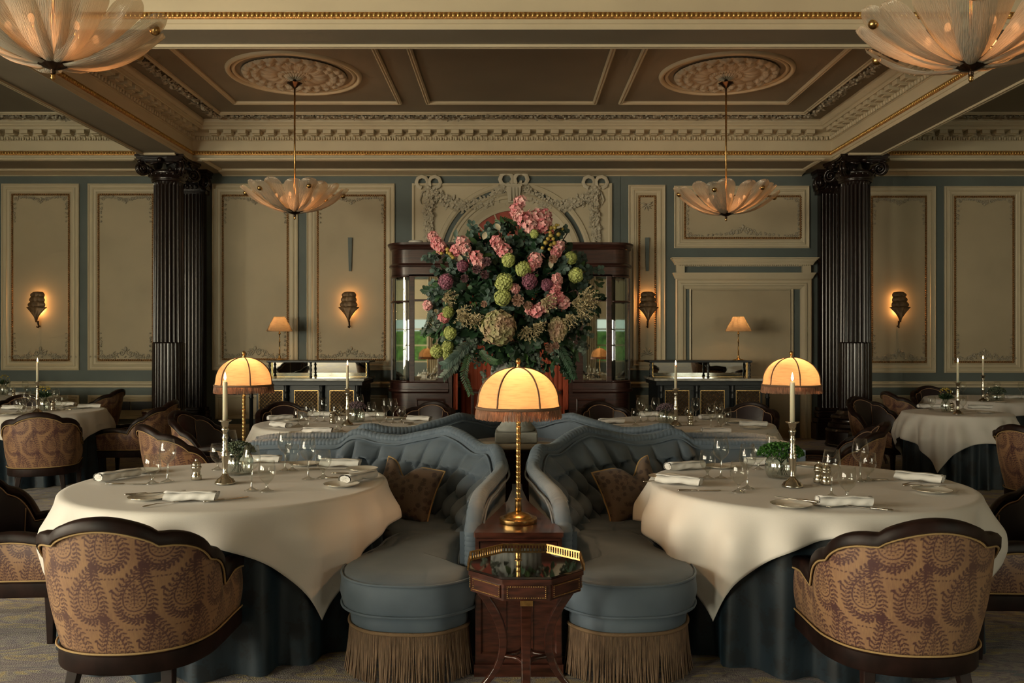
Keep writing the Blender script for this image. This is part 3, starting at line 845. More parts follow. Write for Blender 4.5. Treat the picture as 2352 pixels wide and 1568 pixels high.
# ================================================================== COLUMNS
def volute(m, c, u, r, t=.02, turns=2.1):
    """scroll in the plane spanned by u (horizontal) and z"""
    u = Vector(u); pts = []; rr = []
    for i in range(34):
        k = i/33; a = PI/2 - k*turns*2*PI; q = r*(1-.86*k)
        pts.append(Vector(c) + u*(q*math.cos(a)) + Vector((0,0,q*math.sin(a)))); rr.append(t*(1-.55*k))
    m.tube(pts, rr, 6)
    m.sph(Vector(c), (r*.22,)*3, 8, 5)
def column(x, y, label):
    t = thing('fluted_column', label, 'column', (x, y, 0))
    m = MB()
    nf = 24; R0, R1 = .222, .205
    def fn(i, j):
        z = [.50,.53,.56,.9,1.46,1.50,1.52,1.56,2.4,3.2,3.80,3.84,3.86][j]
        k = (z-.5)/3.36; R_ = R0+(R1-R0)*k
        a = 2*PI*i/(nf*8); ph = (i % 8)/8
        fl = math.sin(PI*ph)**.7 if 0 < ph < 1 else 0
        if z <= .53 or z >= 3.84: d_ = 0
        elif z < 1.51: d_ = -.010*fl + .002
        else: d_ = .020*fl
        return ((R_-d_)*math.cos(a), (R_-d_)*math.sin(a), z)
    m.grid(fn, nf*8, 13, closeu=True, smooth=False)
    link('shaft', m, EBONY, t)
    m = MB(); m.lathe([(.0,.26),(.37,.26),(.385,.29),(.37,.335),(.33,.35),(.32,.37),(.32,.39),(.335,.40),(.345,.42),(.33,.45),(.30,.46),(.275,.47),(.26,.50),(.245,.52),(0,.52)], 40)
    m.lathe([(0,0),(.42,0),(.42,.03),(.41,.04),(.41,.22),(.42,.23),(.40,.26),(0,.26)], 40)
    link('base', m, EBONY, t, auto=40)
    m = MB()
    m.lathe([(.222,3.84),(.235,3.85),(.24,3.87),(.232,3.885),(.25,3.90),(.28,3.95),(.29,3.99),(.24,4.0)], 32)
    for k in range(20):
        a = 2*PI*k/20; m.sph((.262*math.cos(a), .262*math.sin(a), 3.945), (.022,.022,.035), 6, 4)
    # concave-sided abacus and corner scrolls
    pts = []
    for q in range(4):
        a0 = PI/4 + q*PI/2; a1 = a0 + PI/2
        p0 = Vector((math.cos(a0), math.sin(a0)))*.47; p1 = Vector((math.cos(a1), math.sin(a1)))*.47
        n_ = ((p0+p1)/2).normalized()
        for k in range(8):
            s_ = k/8; p = p0.lerp(p1, s_) - n_*.05*math.sin(PI*s_)
            pts.append((p.x, p.y))
    m.prism(pts, 4.135, 4.165); m.prism([(a*1.05, b*1.05) for a, b in pts], 4.165, 4.20)
    m.prism([(a*.93, b*.93) for a, b in pts], 4.09, 4.135)
    for q in range(4):
        a = PI/4 + q*PI/2; dv = Vector((math.cos(a), math.sin(a), 0))
        for sgn in (-1, 1):
            tn = Vector((-math.sin(a), math.cos(a), 0))*.022*sgn
            volute(m, dv*.365+tn+Vector((0,0,4.00)), dv, .098, .022)
        for off in (-.04,):
            m.tube([dv*.40+Vector((0,0,4.08)), dv*.43+Vector((0,0,4.12))], .03, 6)
    for q in range(4):
        a = q*PI/2; dv = Vector((math.cos(a), math.sin(a), 0)); tn = Vector((-dv.y, dv.x, 0))
        m.sph(dv*.32+Vector((0,0,4.12)), (.04,.04,.04), 8, 5)
        for k in (-1, 1):
            m.tube([dv*.31+tn*.03*k+Vector((0,0,4.09)), dv*.31+tn*.12*k+Vector((0,0,4.07)), dv*.31+tn*.20*k+Vector((0,0,4.09))], [.016,.022,.012], 6)
            m.sph(dv*.29+tn*.14*k+Vector((0,0,3.99)), (.03,.03,.035), 6, 4)
    link('capital', m, EBONY, t)
    return t
column(-5.03, 12.35, 'dark fluted wooden column with scrolled capital, left of both sideboards')
column(5.03, 12.35, 'dark fluted wooden column with scrolled capital beside the blank doorway')
def pilaster(x, label, nm='fluted_pilaster'):
    t = thing(nm, label, 'pilaster', (x, 13.2, 0)); B_ = .145
    m = MB(); W = .225; n = 8; prof = []
    for k in range(n):
        a, b = -W+2*W*k/n, -W+2*W*(k+1)/n
        prof += [(a, 0), (a+.008, 0), (a+.016, .016), ((a+b)/2, .024), (b-.016, .016), (b-.008, 0)]
    prof.append((W, 0))
    def ring(z): return [(-W, B_, z)] + [(u, d_, z) for u, d_ in prof] + [(W, B_, z)]
    vs = ring(.5) + ring(3.84); k = len(prof)+2
    m.add(vs, [(i, i+1, k+i+1, k+i) for i in range(k-1)], False)
    link('shaft', m, EBONY, t)
    m = MB()
    for (w_, a, b) in ((.33,0,.26),(.31,.26,.34),(.28,.34,.40),(.29,.40,.45),(.27,.45,.5)): m.box(-w_, w_, .22-w_, B_, a, b)
    link('base', m, EBONY, t, bevel=.012)
    m = MB()
    m.box(-.27, .27, -.03, B_, 3.84, 3.88); m.box(-.29, .29, -.05, B_, 3.9, 3.97); m.box(-.31, .31, -.10, B_, 4.10, 4.155); m.box(-.33, .33, -.12, B_, 4.155, 4.20)
    m.box(-.27, .27, -.02, B_, 3.88, 4.1)
    for sx in (-1, 1):
        volute(m, (sx*.25, -.09, 4.0), (sx,0,0), .10, .024); volute(m, (sx*.27, -.04, 4.0), (0,-1,0), .09, .022)
        volute(m, (sx*.27, .10, 4.0), (0,1,0), .09, .022)
    for k in range(5): m.sph((-.14+.07*k, -.06, 3.94), (.025,.025,.035), 6, 4)
    m.sph((0,-.11,4.11), .05, 8, 5)
    link('capital', m, EBONY, t)
pilaster(-5.06, 'dark fluted pilaster on the wall behind the column left of the cabinet')
pilaster(5.06, 'dark fluted pilaster on the wall behind the column by the blank doorway')

# ================================================================== CHANDELIERS
def petal_mesh():
    m = MB(); al = []; ac = []
    nu, nv = 9, 30
    vs = []
    for j in range(nv):
        t = j/(nv-1); t = 1-(1-t)**1.5
        r = .045 + .60*t; z = -.02 + .30*t**2.1
        wd = (.014 + .104*min(1, t*1.2)**.8) * (1 if t < .86 else math.sqrt(max(0, 1-((t-.86)/.14)**2))*.98+.02)
        for i in range(nu):
            u = -1+2*i/(nu-1)
            zz = z + .030*u*u*(.25+.75*t) + .01*math.sin(7*t+3*u)*t
            vs.append((r - .02*u*u*t, wd*u, zz)); al.append(t); ac.append(u*wd*8+.5)
    fs = [(j*nu+i, j*nu+i+1, (j+1)*nu+i+1, (j+1)*nu+i) for j in range(nv-1) for i in range(nu-1)]
    m.add(vs, fs, True)
    return m, al, ac
PMESH, AL, AC = petal_mesh()
def chandelier(x, y, z, label, rodtop=ZC):
    t = thing('chandelier', label, 'chandelier', (x, y, z), 0, 'murano glass petal chandeliers')
    first = None
    NP_ = 18
    for k in range(NP_):
        if first is None:
            first = link('petal', PMESH, PETAL, t)
            for nm, arr in (('along', AL), ('across', AC)):
                at_ = first.data.attributes.new(nm, 'FLOAT', 'POINT'); at_.data.foreach_set('value', arr)
            o = first
        else:
            o = first.copy(); COL.objects.link(o); o.parent = t
        a = 2*PI*k/NP_ + .08*math.sin(k*2.3)
        o.rotation_euler = (0, -.03*(k % 2) + (.05 if k % 3 == 0 else 0), a)
        o.scale = (1.0 if k % 3 == 0 else .95-.02*(k % 2),)*3 if True else (1,1,1)
        o.location = (0,0,.012*(k % 2))
        if k % 3 == 0:
            s_ = MB(); s_.sph((.575, 0, .211), (.030,.030,.030), 12, 8); link('stud', s_, BRASS, o)
    m = MB(); n = 9
    m.lathe([(.0,-.075),(.012,-.07),(.016,-.055),(.012,-.045),(.03,-.04),(.07,-.02),(.105,.012),(.11,.022),(.09,.02),(.0,.0)], 36, wob=lambda a, z: 1+.10*math.cos(n*a)*(1 if z > -.035 else 0))
    link('hub', m, BRONZE, t)
    m = MB(); m.lathe([(.0,-.105),(.010,-.10),(.014,-.09),(.010,-.08),(.016,-.072),(.0,-.07)], 12); link('finial', m, BRASS, t)
    H = rodtop - z
    m = MB(); m.tube([(0,0,0),(0,0,H)], .011, 8); link('rod', m, BRASS, t)
    m = MB(); m.lathe([(.012,H-.15),(.05,H-.11),(.085,H-.09),(.09,H-.085),(.02,H-.088),(.02,H)], 24, wob=lambda a, z: 1+.08*math.cos(8*a)); link('canopy', m, BRONZE, t)
    for k in range(6):
        a = PI/6+k*PI/3
        m = MB(); m.tube([(0,0,.03),(.10*math.cos(a), .10*math.sin(a), .05),(.22*math.cos(a), .22*math.sin(a), .10),(.22*math.cos(a), .22*math.sin(a), .14)], [.008,.008,.014,.016], 6)
        h_ = link('lamp_holder', m, BRASS, t)
        m = MB(); m.sph((.22*math.cos(a), .22*math.sin(a), .165), (.018,.018,.030), 8, 6); link('bulb', m, BULB, h_)
    for k in range(3):
        a = PI/6+k*2*PI/3+.5
        l = plight('chandelier_lamp', (x+.24*math.cos(a), y+.24*math.sin(a), z+.19), CH_E, (1.0,.44,.18), .035)
CH_E = 3.4
chandelier(-2.63, 10.2, 3.10, 'petal glass chandelier hanging from the ceiling rose above the cone lamp sideboard', ZC-.03)
chandelier(2.59, 10.2, 3.08, 'petal glass chandelier hanging from the ceiling rose in front of the blank doorway', ZC-.03)
chandelier(-2.63, 4.83, 3.105, 'large petal glass chandelier over the near left round table, cropped at its outer side')
chandelier(2.63, 4.83, 3.095, 'large petal glass chandelier over the table with the bowl of green herbs')

# ================================================================== WALL SCONCES and empty bracket strips
def make_sconce():
    t = thing('wall_sconce', 'x', 'wall lamp', (0,0,0), 0, 'leaf shaped wall sconces')
    for k, (w_, z0, h) in enumerate(((.115,.215,.095),(.125,.135,.11),(.14,.055,.11),(.165,-.045,.125))):
        def fn(i, j, w_=w_, z0=z0, h=h, k=k):
            u = -1+2*i/16; v = j/8
            if k < 3: ww = w_*(.72+.28*math.sin(PI*min(1, v*.9+.08))); zz = z0+h*v*(1-.12*u*u) - .02*(1-v)*(1-abs(u))
            else:
                ww = w_*(v**1.6*.96+.05); zz = z0-.13+ (h+.13)*v - .02*v*u*u
            y = -.055-.035*(1-u*u) - .012*k - .015*math.sin(PI*v) + .004*math.sin(9*u+k)
            return (ww*u, y, zz)
        m = MB(); m.grid(fn, 17, 9); link('leaf_shade', m, SCONCEM, t, solid=.004)
    m = MB(); m.tube([(0,-.06,-.15),(0,-.05,-.20),(.002,-.04,-.235),(.0,-.055,-.258),(-.012,-.07,-.250),(-.012,-.065,-.235)], [.018,.014,.012,.012,.010,.008], 8)
    m.tube([(0,-.04,-.235),(0,0,-.235)], .012, 8)
    link('bracket', m, BRONZE, t)
    return t
SCONCEM = pm('aged_gold_leaf', (.20,.12,.06), .5, metal=.35, var=.3, vscale=20)
sc = [(93,'gilt leaf wall sconce above the table with yellow flowers'),
      (804,'gilt leaf wall sconce below the strip bracket in the panel left of the display cabinet'),
      (1486,'gilt leaf wall sconce on the narrow panel right of the display cabinet'),
      (2060,'gilt leaf wall sconce in the panel right of the column by the blank doorway')]
s0 = make_sconce()
for i, (px, lb) in enumerate(sc):
    o = s0 if i == 0 else dup(s0)
    o.location = (wx(px), YW-.015, wz(715)); o['label'] = lb
    for dz in (.20, .02): plight('sconce_lamp', (wx(px), YW-.045, wz(715)+dz), 2.6, (1.0,.47,.15), .015)
for px, lb in ((805,'dark tapering metal strip on the panel above the sconce left of the cabinet'),(1486,'dark tapering metal strip on the narrow panel right of the cabinet')):
    m = MB(); z0, z1 = wz(623), wz(546)
    vs = [(-.020,0,z0),(.020,0,z0),(.020,-.03,z0),(-.020,-.03,z0),(-.033,0,z1),(.033,0,z1),(.033,-.03,z1),(-.033,-.03,z1)]
    m.add(vs, [(0,1,2,3),(4,7,6,5),(0,4,5,1),(1,5,6,2),(2,6,7,3),(3,7,4,0)], False)
    m.cur = 0
    tag(link('wall_strip', m, BLUEG, loc=(wx(px), YW-.012, 0)), lb, 'wall fitting', 'tapering wall strips')

# ================================================================== DISPLAY CABINET
def cabinet():
    F = 12.65; k = F/FPX
    X = lambda px: (px-1176)*k
    Z = lambda py: CAMZ+(790-py)*k
    t = thing('display_cabinet', 'large dark mahogany display cabinet with curved glazed corners and a central recess', 'cabinet', (0, 0, 0))
    xa, xb = X(893), X(1452); R_ = .30; back = YW-.02
    def outline(e, n=10, xi0=None, xi1=None):
        """plan with rounded front corners, grown by e"""
        pts = [(xa-e, back)]
        for i in range(n+1):
            a = PI + PI/2*i/n; pts.append((xa+R_+(R_+e)*math.cos(a), F+R_+(R_+e)*math.sin(a)))
        for i in range(n+1):
            a = 1.5*PI + PI/2*i/n; pts.append((xb-R_+(R_+e)*math.cos(a), F+R_+(R_+e)*math.sin(a)))
        pts.append((xb+e, back)); return pts
    # head: frieze and cornice over the full width
    m = MB()
    def band(prof):
        vs = []
        for e, z in prof: vs += [(x, y, z) for x, y in outline(e)]
        n = len(outline(0)); m.add(vs, [(j*n+i, j*n+i+1, (j+1)*n+i+1, (j+1)*n+i) for j in range(len(prof)-1) for i in range(n-1)], False)
    band([(-.01,Z(633)),(.0,Z(633)),(.0,Z(613)),(.03,Z(612)),(.035,Z(609)),(.02,Z(606)),(.0,Z(604)),(.0,Z(573)),(.02,Z(571)),(.03,Z(566)),(.055,Z(562)),(.06,Z(558)),(.0,Z(557))])
    m.prism(outline(.0), Z(633), Z(633)+.02); m.prism(outline(.05), Z(558)-.01, Z(557))
    link('cornice', m, CABWOOD, t, auto=30)
    for side in (-1, 1):
        cx = lambda v: v if side < 0 else (xa+xb)-v   # mirror about the cabinet's middle
        xi = X(1030)
        def arc(r, n=12): return [(cx(xa+R_+r*math.cos(PI+PI/2*i/n)), F+R_+r*math.sin(PI+PI/2*i/n)) for i in range(n+1)]
        # lower cupboard
        m = MB()
        def plan(e): return [(cx(xa-e), back)] + [(cx(xa+R_+(R_+e)*math.cos(PI+PI/2*i/10)), F+R_+(R_+e)*math.sin(PI+PI/2*i/10)) for i in range(11)] + [(cx(xi), F-e), (cx(xi), back)]
        def pb(prof):
            vs = []
            for e, z in prof: vs += [(x, y, z) for x, y in plan(e)]
            n = len(plan(0)); m.add(vs, [((j*n+i, j*n+i+1, (j+1)*n+i+1, (j+1)*n+i) if side < 0 else (j*n+i+1, j*n+i, (j+1)*n+i, (j+1)*n+i+1)) for j in range(len(prof)-1) for i in range(n-1)], False)
        pb([(.03,0),(.03,.12),(.0,.14),(.0,Z(903)),(.05,Z(899)),(.05,Z(894)),(.02,Z(893)),(.02,Z(879)),(0,Z(877))])
        pl = plan(.0); m.prism(pl if side < 0 else pl[::-1], Z(878), Z(877))
        link('lower_cupboard', m, CABWOOD, t, auto=30)
        m = MB(); a, b = sorted((cx(X(955)), cx(X(1022))))
        m.frame(a, b, .2, Z(915), [(0,0),(0,.015),(.02,.022),(.03,.006),(.04,.006)], lambda u, v, w_: (u, F-w_, v))
        link('cupboard_door', m, CABWOOD, t)
        # curved corner glass, posts, rail
        m = MB(); g = arc(R_-.01)
        m.grid(lambda i, j: (g[i][0], g[i][1], (Z(877), Z(633))[j]), 13, 2, flip=(side > 0)); link('curved_glass', m, PANE, t)
        m = MB()
        for (x, y) in (g[0], ): m.box(x-.018, x+.018, y-.02, y+.05, Z(877), Z(633))
        for zz in (Z(692), Z(877)+.01): m.tube([(x, y, zz) for x, y in arc(R_)], .016, 6)
        m.tube([(x, y, Z(633)-.01) for x, y in arc(R_)], .012, 6)
        link('glass_bar', m, CABWOOD, t)
        # inner mirrored lining and dark back
        m = MB(); a, b = sorted((cx(xa+.03), cx(xi))); m.box(a, b, back-.03, back, Z(877), Z(633)); m.box(cx(xi)-.012, cx(xi)+.012, F+.02, back, 0, Z(633))
        link('back_panel', m, NAVYWOOD, t)
        m = MB()
        for q in (.25, .6): 
            aa = PI+PI/2*q; x, y = xa+R_+(R_-.10)*math.cos(aa), F+R_+(R_-.10)*math.sin(aa)
            m.box(cx(x)-.045, cx(x)+.045, y+.06, y+.07, Z(877), Z(633))
        link('mirror_strip', m, MIRROR, t)
        # glazed (mirrored) door
        m = MB(); a, b = sorted((cx(X(940)), cx(X(1028)))); ga, gb = sorted((cx(X(952)), cx(X(1006))))
        m.box(a, ga, F-.012, F+.03, Z(877), Z(633)); m.box(gb, b, F-.012, F+.03, Z(877), Z(633))
        m.box(ga, gb, F-.012, F+.03, Z(877), Z(873)); m.box(ga, gb, F-.012, F+.03, Z(635), Z(633)); m.box(ga, gb, F-.014, F+.03, Z(692), Z(687))
        dr = link('glazed_door', m, CABWOOD, t, bevel=.004)
        m = MB(); m.box(ga, gb, F+.004, F+.01, Z(875), Z(634)); link('mirror_pane', m, MIRROR, dr)
        m = MB()
        a, b = sorted((cx(xi), cx(X(1038)))); m.box(a, b, F-.0, F+.04, 0, Z(633)); link('recess_jamb', m, CABWOOD, t)
    # shelf in the recess
    m = MB(); m.box(X(1075), X(1290), F+.05, back-.2, .74, .78)
    for x in (X(1085), X(1280)): m.box(x-.02, x+.02, F+.07, F+.11, 0, .74)
    link('recess_shelf', m, CABWOOD, t, bevel=.006)
    return X, Z, F
CX, CZ, CF = cabinet()
m = MB(); m.lathe([(0,0),(.10,0),(.11,.01),(.115,.045),(.10,.06),(.0,.062)], 24, (CX(951), CF+.25, CZ(557)))
tag(link('smoke_detector_dish', m, PORC), 'small white round dish lying on top of the display cabinet', 'dish')
def pleats(name, x0, x1, y, z0, z1, mat, label, amp=.018, lam=.07):
    m = MB(); n = int((x1-x0)/lam*8)
    m.grid(lambda i, j: (x0+(x1-x0)*i/n, y-amp*abs(math.sin(PI*i/8))**.7, z0+(z1-z0)*j/4), n+1, 5)
    return tag(link(name, m, mat), label, 'curtain')
pleats('pleated_curtain', CX(1052), CX(1303), YW-.12, 0.02, CZ(640), ORANGE, 'orange pleated curtain hanging in the recess of the display cabinet')
for px0, px1, lb in ((1039,1050,'narrow orange curtain edge at the left jamb of the cabinet recess'),(1295,1306,'narrow orange curtain edge at the right jamb of the cabinet recess')):
    m = MB(); a, b = CX(px0), CX(px1)
    m.grid(lambda i, j: (a+(b-a)*i/12, 12.75-.02*abs(math.sin(i*.9)), .5+(CZ(858)-.5)*j/6), 13, 7)
    tag(link('curtain_edge', m, ORANGE, solid=.01), lb, 'curtain', 'curtain edges')

# ================================================================== SIDEBOARDS
def sideboard(sx, label):
    """sx=-1: the one left of the cabinet; its lone post is at the outer end"""
    F = 12.2; k = F/FPX; t = thing('sideboard', label, 'sideboard', (0,0,0), 0, 'marble topped sideboards')
    f = lambda v: v*1.0
    if sx < 0: X = lambda q: (q-1176)*k
    else: X = lambda q: ((2340-q)-1176)*k
    def B(m, qa, qb, y0, y1, z0, z1):
        a, b = sorted((X(qa), X(qb))); m.box(a, b, y0, y1, z0, z1)
    Z = lambda py: CAMZ+(790-py)*k
    ZT = Z(869)
    m = MB(); B(m, 565, 837, F-.03, 13.2, ZT-.035, ZT); link('marble_top', m, MARBLE, t, bevel=.006)
    m = MB(); B(m, 570, 832, F, 13.18, ZT-.10, ZT-.035); B(m, 568, 835, F-.015, 13.18, ZT-.05, ZT-.035); link('frieze_rail', m, NAVYWOOD, t, bevel=.004)
    m = MB(); B(m, 586, 826, F+.10, 13.15, .05, ZT-.10); link('body', m, NAVYWOOD, t)
    m = MB(); B(m, 566, 836, F-.01, 13.18, 0, .06); link('plinth', m, NAVYWOOD, t)
    for q in (575, 655, 737, 819):
        m = MB(); x = X(q); r = .027
        m.lathe([(r*1.2,.06),(r*1.5,.09),(r,.12),(r,.70),(r*1.35,.71),(r,.73),(r*.95,ZT-.20),(r*1.35,ZT-.18),(r*.95,ZT-.16),(r*1.3,ZT-.10)], 14, (x, F+.045, 0))
        link('post', m, NAVYWOOD, t)
    for (qa, qb) in ((590,646),(672,728),(754,810)):
        dr = MB(); a, b = sorted((X(qa), X(qb))); z0, z1 = .16, Z(897)
        dr.frame(a-.03, b+.03, z0-.04, z1+.04, [(0,0),(0,.02),(.03,.02),(.03,0)], lambda u, v, w_: (u, F+.10-w_, v))
        d_ = link('cupboard_door', dr, NAVYWOOD, t)
        m = MB(); m.box(a, b, F+.096, F+.104, z0, z1); link('fabric_panel', m, GRILLEBACK, d_)
        m = MB(); m.frame(a, b, z0, z1, [(0,0),(0,.008),(.007,.008),(.007,0)], lambda u, v, w_: (u, F+.094-w_, v))
        w_, h = b-a, z1-z0; st = .042
        for s_ in (-1, 1):
            c = -h
            while c < w_+h:
                # line x = a+c + s*z
                pts = []
                for zz in np.linspace(0, h, 60):
                    x_ = c + (zz if s_ > 0 else h-zz)
                    if 0 <= x_ <= w_: pts.append((a+x_, F+.088, z0+zz))
                if len(pts) > 1: m.tube([pts[0], pts[-1]], .0019, 4, cap=False)
                c += st*1.25
        link('brass_lattice', m, BRASS, d_)
    # mirrored gallery
    G = 12.62
    zt = Z(829)+.0
    m = MB(); B(m, 594, 838, G-.03, 13.1, zt-.03, zt); link('gallery_shelf', m, NAVYWOOD, t, bevel=.004)
    m = MB(); xa_, xb_ = sorted((X(600), X(826))); h_ = zt-.03-ZT-.004; m.add([(xa_,12.775,ZT+.004),(xb_,12.775,ZT+.004),(xb_,12.775-h_*.036,zt-.03),(xa_,12.775-h_*.036,zt-.03)], [(0,1,2,3)], False); mr = link('gallery_mirror', m, MIRROR, t, solid=.004)
    m = MB(); B(m, 825, 828, 12.752, 12.790, ZT, zt-.03); B(m, 599, 601, 12.752, 12.790, ZT, zt-.03); B(m, 599, 828, 12.79, 12.80, ZT, zt-.03); link('brass_edge', m, BRASS, t)
    h = zt-.03-ZT
    for q, yy in ((600,G),(698,G),(833,G),(828,G+.25),(602,G+.25)):
        m = MB(); m.lathe([(.022,0),(.022,.02),(.012,.03),(.022,h*.22),(.012,h*.32),(.022,h*.5),(.012,h*.68),(.022,h*.8),(.012,h*.9),(.022,h)], 12, (X(q), yy, ZT)); link('baluster', m, NAVYWOOD, t)
    return zt
ZG = sideboard(-1, 'dark sideboard with veined marble top and brass lattice doors left of the display cabinet')
sideboard(1, 'dark sideboard with veined marble top and brass lattice doors in front of the blank doorway')

def cone_lamp():
    t = thing('table_lamp', 'x', 'lamp', (0,0,0), 0, 'brass lamps with cone shades')
    m = MB(); m.lathe([(0,0),(.085,0),(.085,.008),(.05,.018),(.022,.03),(.016,.05),(.02,.06),(.010,.07)], 24); link('lamp_base', m, BRASS, t)
    m = MB(); m.lathe([(.010,.07),(.010,.10),(.016,.105),(.010,.11),(.008,.27),(.014,.275),(.014,.285),(.008,.29),(.008,.39),(.015,.395),(.02,.41),(.010,.42),(.010,.47)], 14); link('stem', m, BRASS, t)
    m = MB(); m.lathe([(.195,.44),(.19,.452),(.085,.655),(.083,.662)], 40, wob=lambda a, z: 1+.012*math.cos(20*a)); link('lamp_shade', m, SILKW, t)
    m = MB(); m.sph((0,0,.53), (.025,.025,.035), 8, 6); link('bulb', m, BULB, t)
    return t
l0 = cone_lamp()
l0.location = ((640-1176)*12.8/FPX, 12.85, ZG); l0['label'] = 'brass lamp with cream cone shade on the sideboard left of the cabinet'
l1 = dup(l0, ((1698-1176)*12.8/FPX, 12.85, ZG), label='brass lamp with cream cone shade on the sideboard before the blank doorway')
for l in (l0, l1): plight('cone_lamp_light', (l.location.x, l.location.y, l.location.z+.53), 7, (1.0,.58,.25), .03)
# ================================================================== TUB CHAIRS
def paisley_sampler(Wm=1.8, Hm=.60, px=.0015):
    H, W = int(Hm/px), int(Wm/px); A = np.zeros((H, W), np.float32)
    def ell(x, y, a, b, ang, v=1.0):
        r = max(a, b); i0, i1 = max(0, int((y-r)/px)), min(H, int((y+r)/px)+2); j0, j1 = max(0, int((x-r)/px)), min(W, int((x+r)/px)+2)
        if i0 >= i1 or j0 >= j1: return
        yy, xx = np.mgrid[i0:i1, j0:j1]*px
        dx, dy = xx-x, yy-y; c, s_ = math.cos(ang), math.sin(ang)
        u, w_ = dx*c+dy*s_, -dx*s_+dy*c
        mk = (u/a)**2+(w_/b)**2 < 1
        A[i0:i1, j0:j1][mk] = v
    def motif(cx, cy, fl, G=.93):
        def tear(s, n):
            out = []
            for i in range(n):
                th = 2*PI*i/n
                x = G*.052*s*math.sin(th)*math.sin(th/2)**1.3; y = G*.078*s*math.cos(th)
                if y > 0: x += G*fl*.034*(y/(G*.078*s))**2*s*.6
                out.append((cx+x, cy+y, th))
            return out
        t1 = tear(1.0, 150)
        for i, (x, y, th) in enumerate(t1): ell(x, y, .0022, .0022, 0)
        t0 = tear(.80, 44)
        for i, (x, y, th) in enumerate(t0):
            if i % 2: ell(x, y, .0035, .0022, th)
        t2 = tear(1.22, 60)
        for i, (x, y, th) in enumerate(t2):
            if i % 2: ell(x, y, .0045, .003, th)
        t3 = tear(1.55, 76)
        for i in range(len(t3)):
            x, y, th = t3[i]; xn, yn, _ = t3[(i+1) % len(t3)]
            an = math.atan2(yn-y, xn-x); ell(x, y, .0035, .0018, an)
            if i % 2 == 0:
                for s_ in (1, -1):
                    ell(x+.010*math.cos(an+s_*.95), y+.010*math.sin(an+s_*.95), .0085, .0034, an+s_*.8)
        # little tree inside
        for k in range(24): ell(cx, cy-.050+.0034*k, .0014, .0022, 0)
        for k in range(5):
            y = cy-.042+.0145*k
            for s_ in (-1, 1):
                L_ = .021-.0028*k
                for q in range(6): ell(cx+s_*L_*q/6, y+.010*(q/6)**1.6, .0020, .0012, 0)
                ell(cx+s_*L_, y+.011, .004, .0038, 0); ell(cx+s_*L_*.5, y-.003, .0032, .002, s_)
        ell(cx, cy+.032, .004, .006, 0)
    for r in range(4):
        for c in range(13):
            x = .02+c*.150+(.075 if r % 2 else 0); y = .06+r*.205
            motif(x, y, 1 if r % 2 else -1)
            for k in range(9):
                a = k*.7; ell(x+.083+.015*math.cos(a), y+.095+.018*math.sin(a), .0055, .0024, a)
            for k in range(6): ell(x+.083+(k-2.5)*.012, y+.058, .0045, .0022, k)
            ell(x+.080, y+.012, .008, .004, .6); ell(x+.086, y+.006, .008, .004, 2.2); ell(x+.083, y-.01, .002, .012, 0)
    A = (A + np.roll(A,1,0)+np.roll(A,-1,0)+np.roll(A,1,1)+np.roll(A,-1,1))/5
    A = np.clip(A*1.3, 0, 1)
    def samp(u, v):
        i = np.clip((v/px).astype(int), 0, H-1); j = np.clip(((u+Wm/2)/px).astype(int), 0, W-1)
        return A[i, j]
    return samp
PSAMP = paisley_sampler()

# plan of the tub
def chair_plan(n):
    pts = []
    a = .268
    ctrl = [(-a,.30),(-a,.12),(-a,-.02),(-a*.97,-.14),(-a*.80,-.25),(-a*.45,-.315),(0,-.335),(a*.45,-.315),(a*.80,-.25),(a*.97,-.14),(a,-.02),(a,.12),(a,.30)]
    return smooth_path(ctrl, n)
def top_h(t):
    t = abs(t)
    def arc(a, b, za, zb, bl):
        u = (t-a)/(b-a); return za+(zb-za)*u+bl*math.sin(PI*u)**.85
    if t < .19: return .785 + .070*math.cos(PI/2*t/.19)**.7
    if t < .38: return arc(.19,.38,.785,.690,.034)
    if t < .56: return arc(.38,.56,.690,.545,.036)
    if t < .94: return .545+.018*math.sin(PI*(t-.56)/.38)
    return .545-.03*((t-.94)/.06)**2
def chair_geo(n):
    P_ = chair_plan(n); d = np.gradient(P_, axis=0); T_ = d/np.linalg.norm(d, axis=1)[:, None]
    Nn = np.stack([-T_[:, 1], T_[:, 0]], 1)*-1.0   # outward
    c = Nn[n//2]
    if c[1] > 0: Nn = -Nn
    t = np.linspace(-1, 1, n)
    L = np.sum(np.linalg.norm(np.diff(P_, axis=0), axis=1))
    return P_, Nn, t, L
def lean(t, z):
    b = max(0, math.cos(PI/2*min(1, abs(t)/.75)))
    return (.015+.085*b)*max(0, (z-.31)/.5)
FB = .315
def chair_fabric(nu, nv):
    P_, Nn, t, L = chair_geo(nu)
    m = MB(); vs = []; pu = []; pv = []
    for j in range(nv):
        v = j/(nv-1)
        for i in range(nu):
            zt = top_h(t[i])-.042; z = FB+(zt-FB)*v
            o = .030+lean(t[i], z)+.012*math.sin(PI*v)
            vs.append((P_[i][0]+Nn[i][0]*o, P_[i][1]+Nn[i][1]*o, z)); pu.append(t[i]*L/2*1.08); pv.append(z-FB+.02)
    fs = [(j*nu+i, j*nu+i+1, (j+1)*nu+i+1, (j+1)*nu+i) for j in range(nv-1) for i in range(nu-1)]
    m.add(vs, fs, True)
    return m, PSAMP(np.array(pu), np.array(pv)).astype(np.float32)
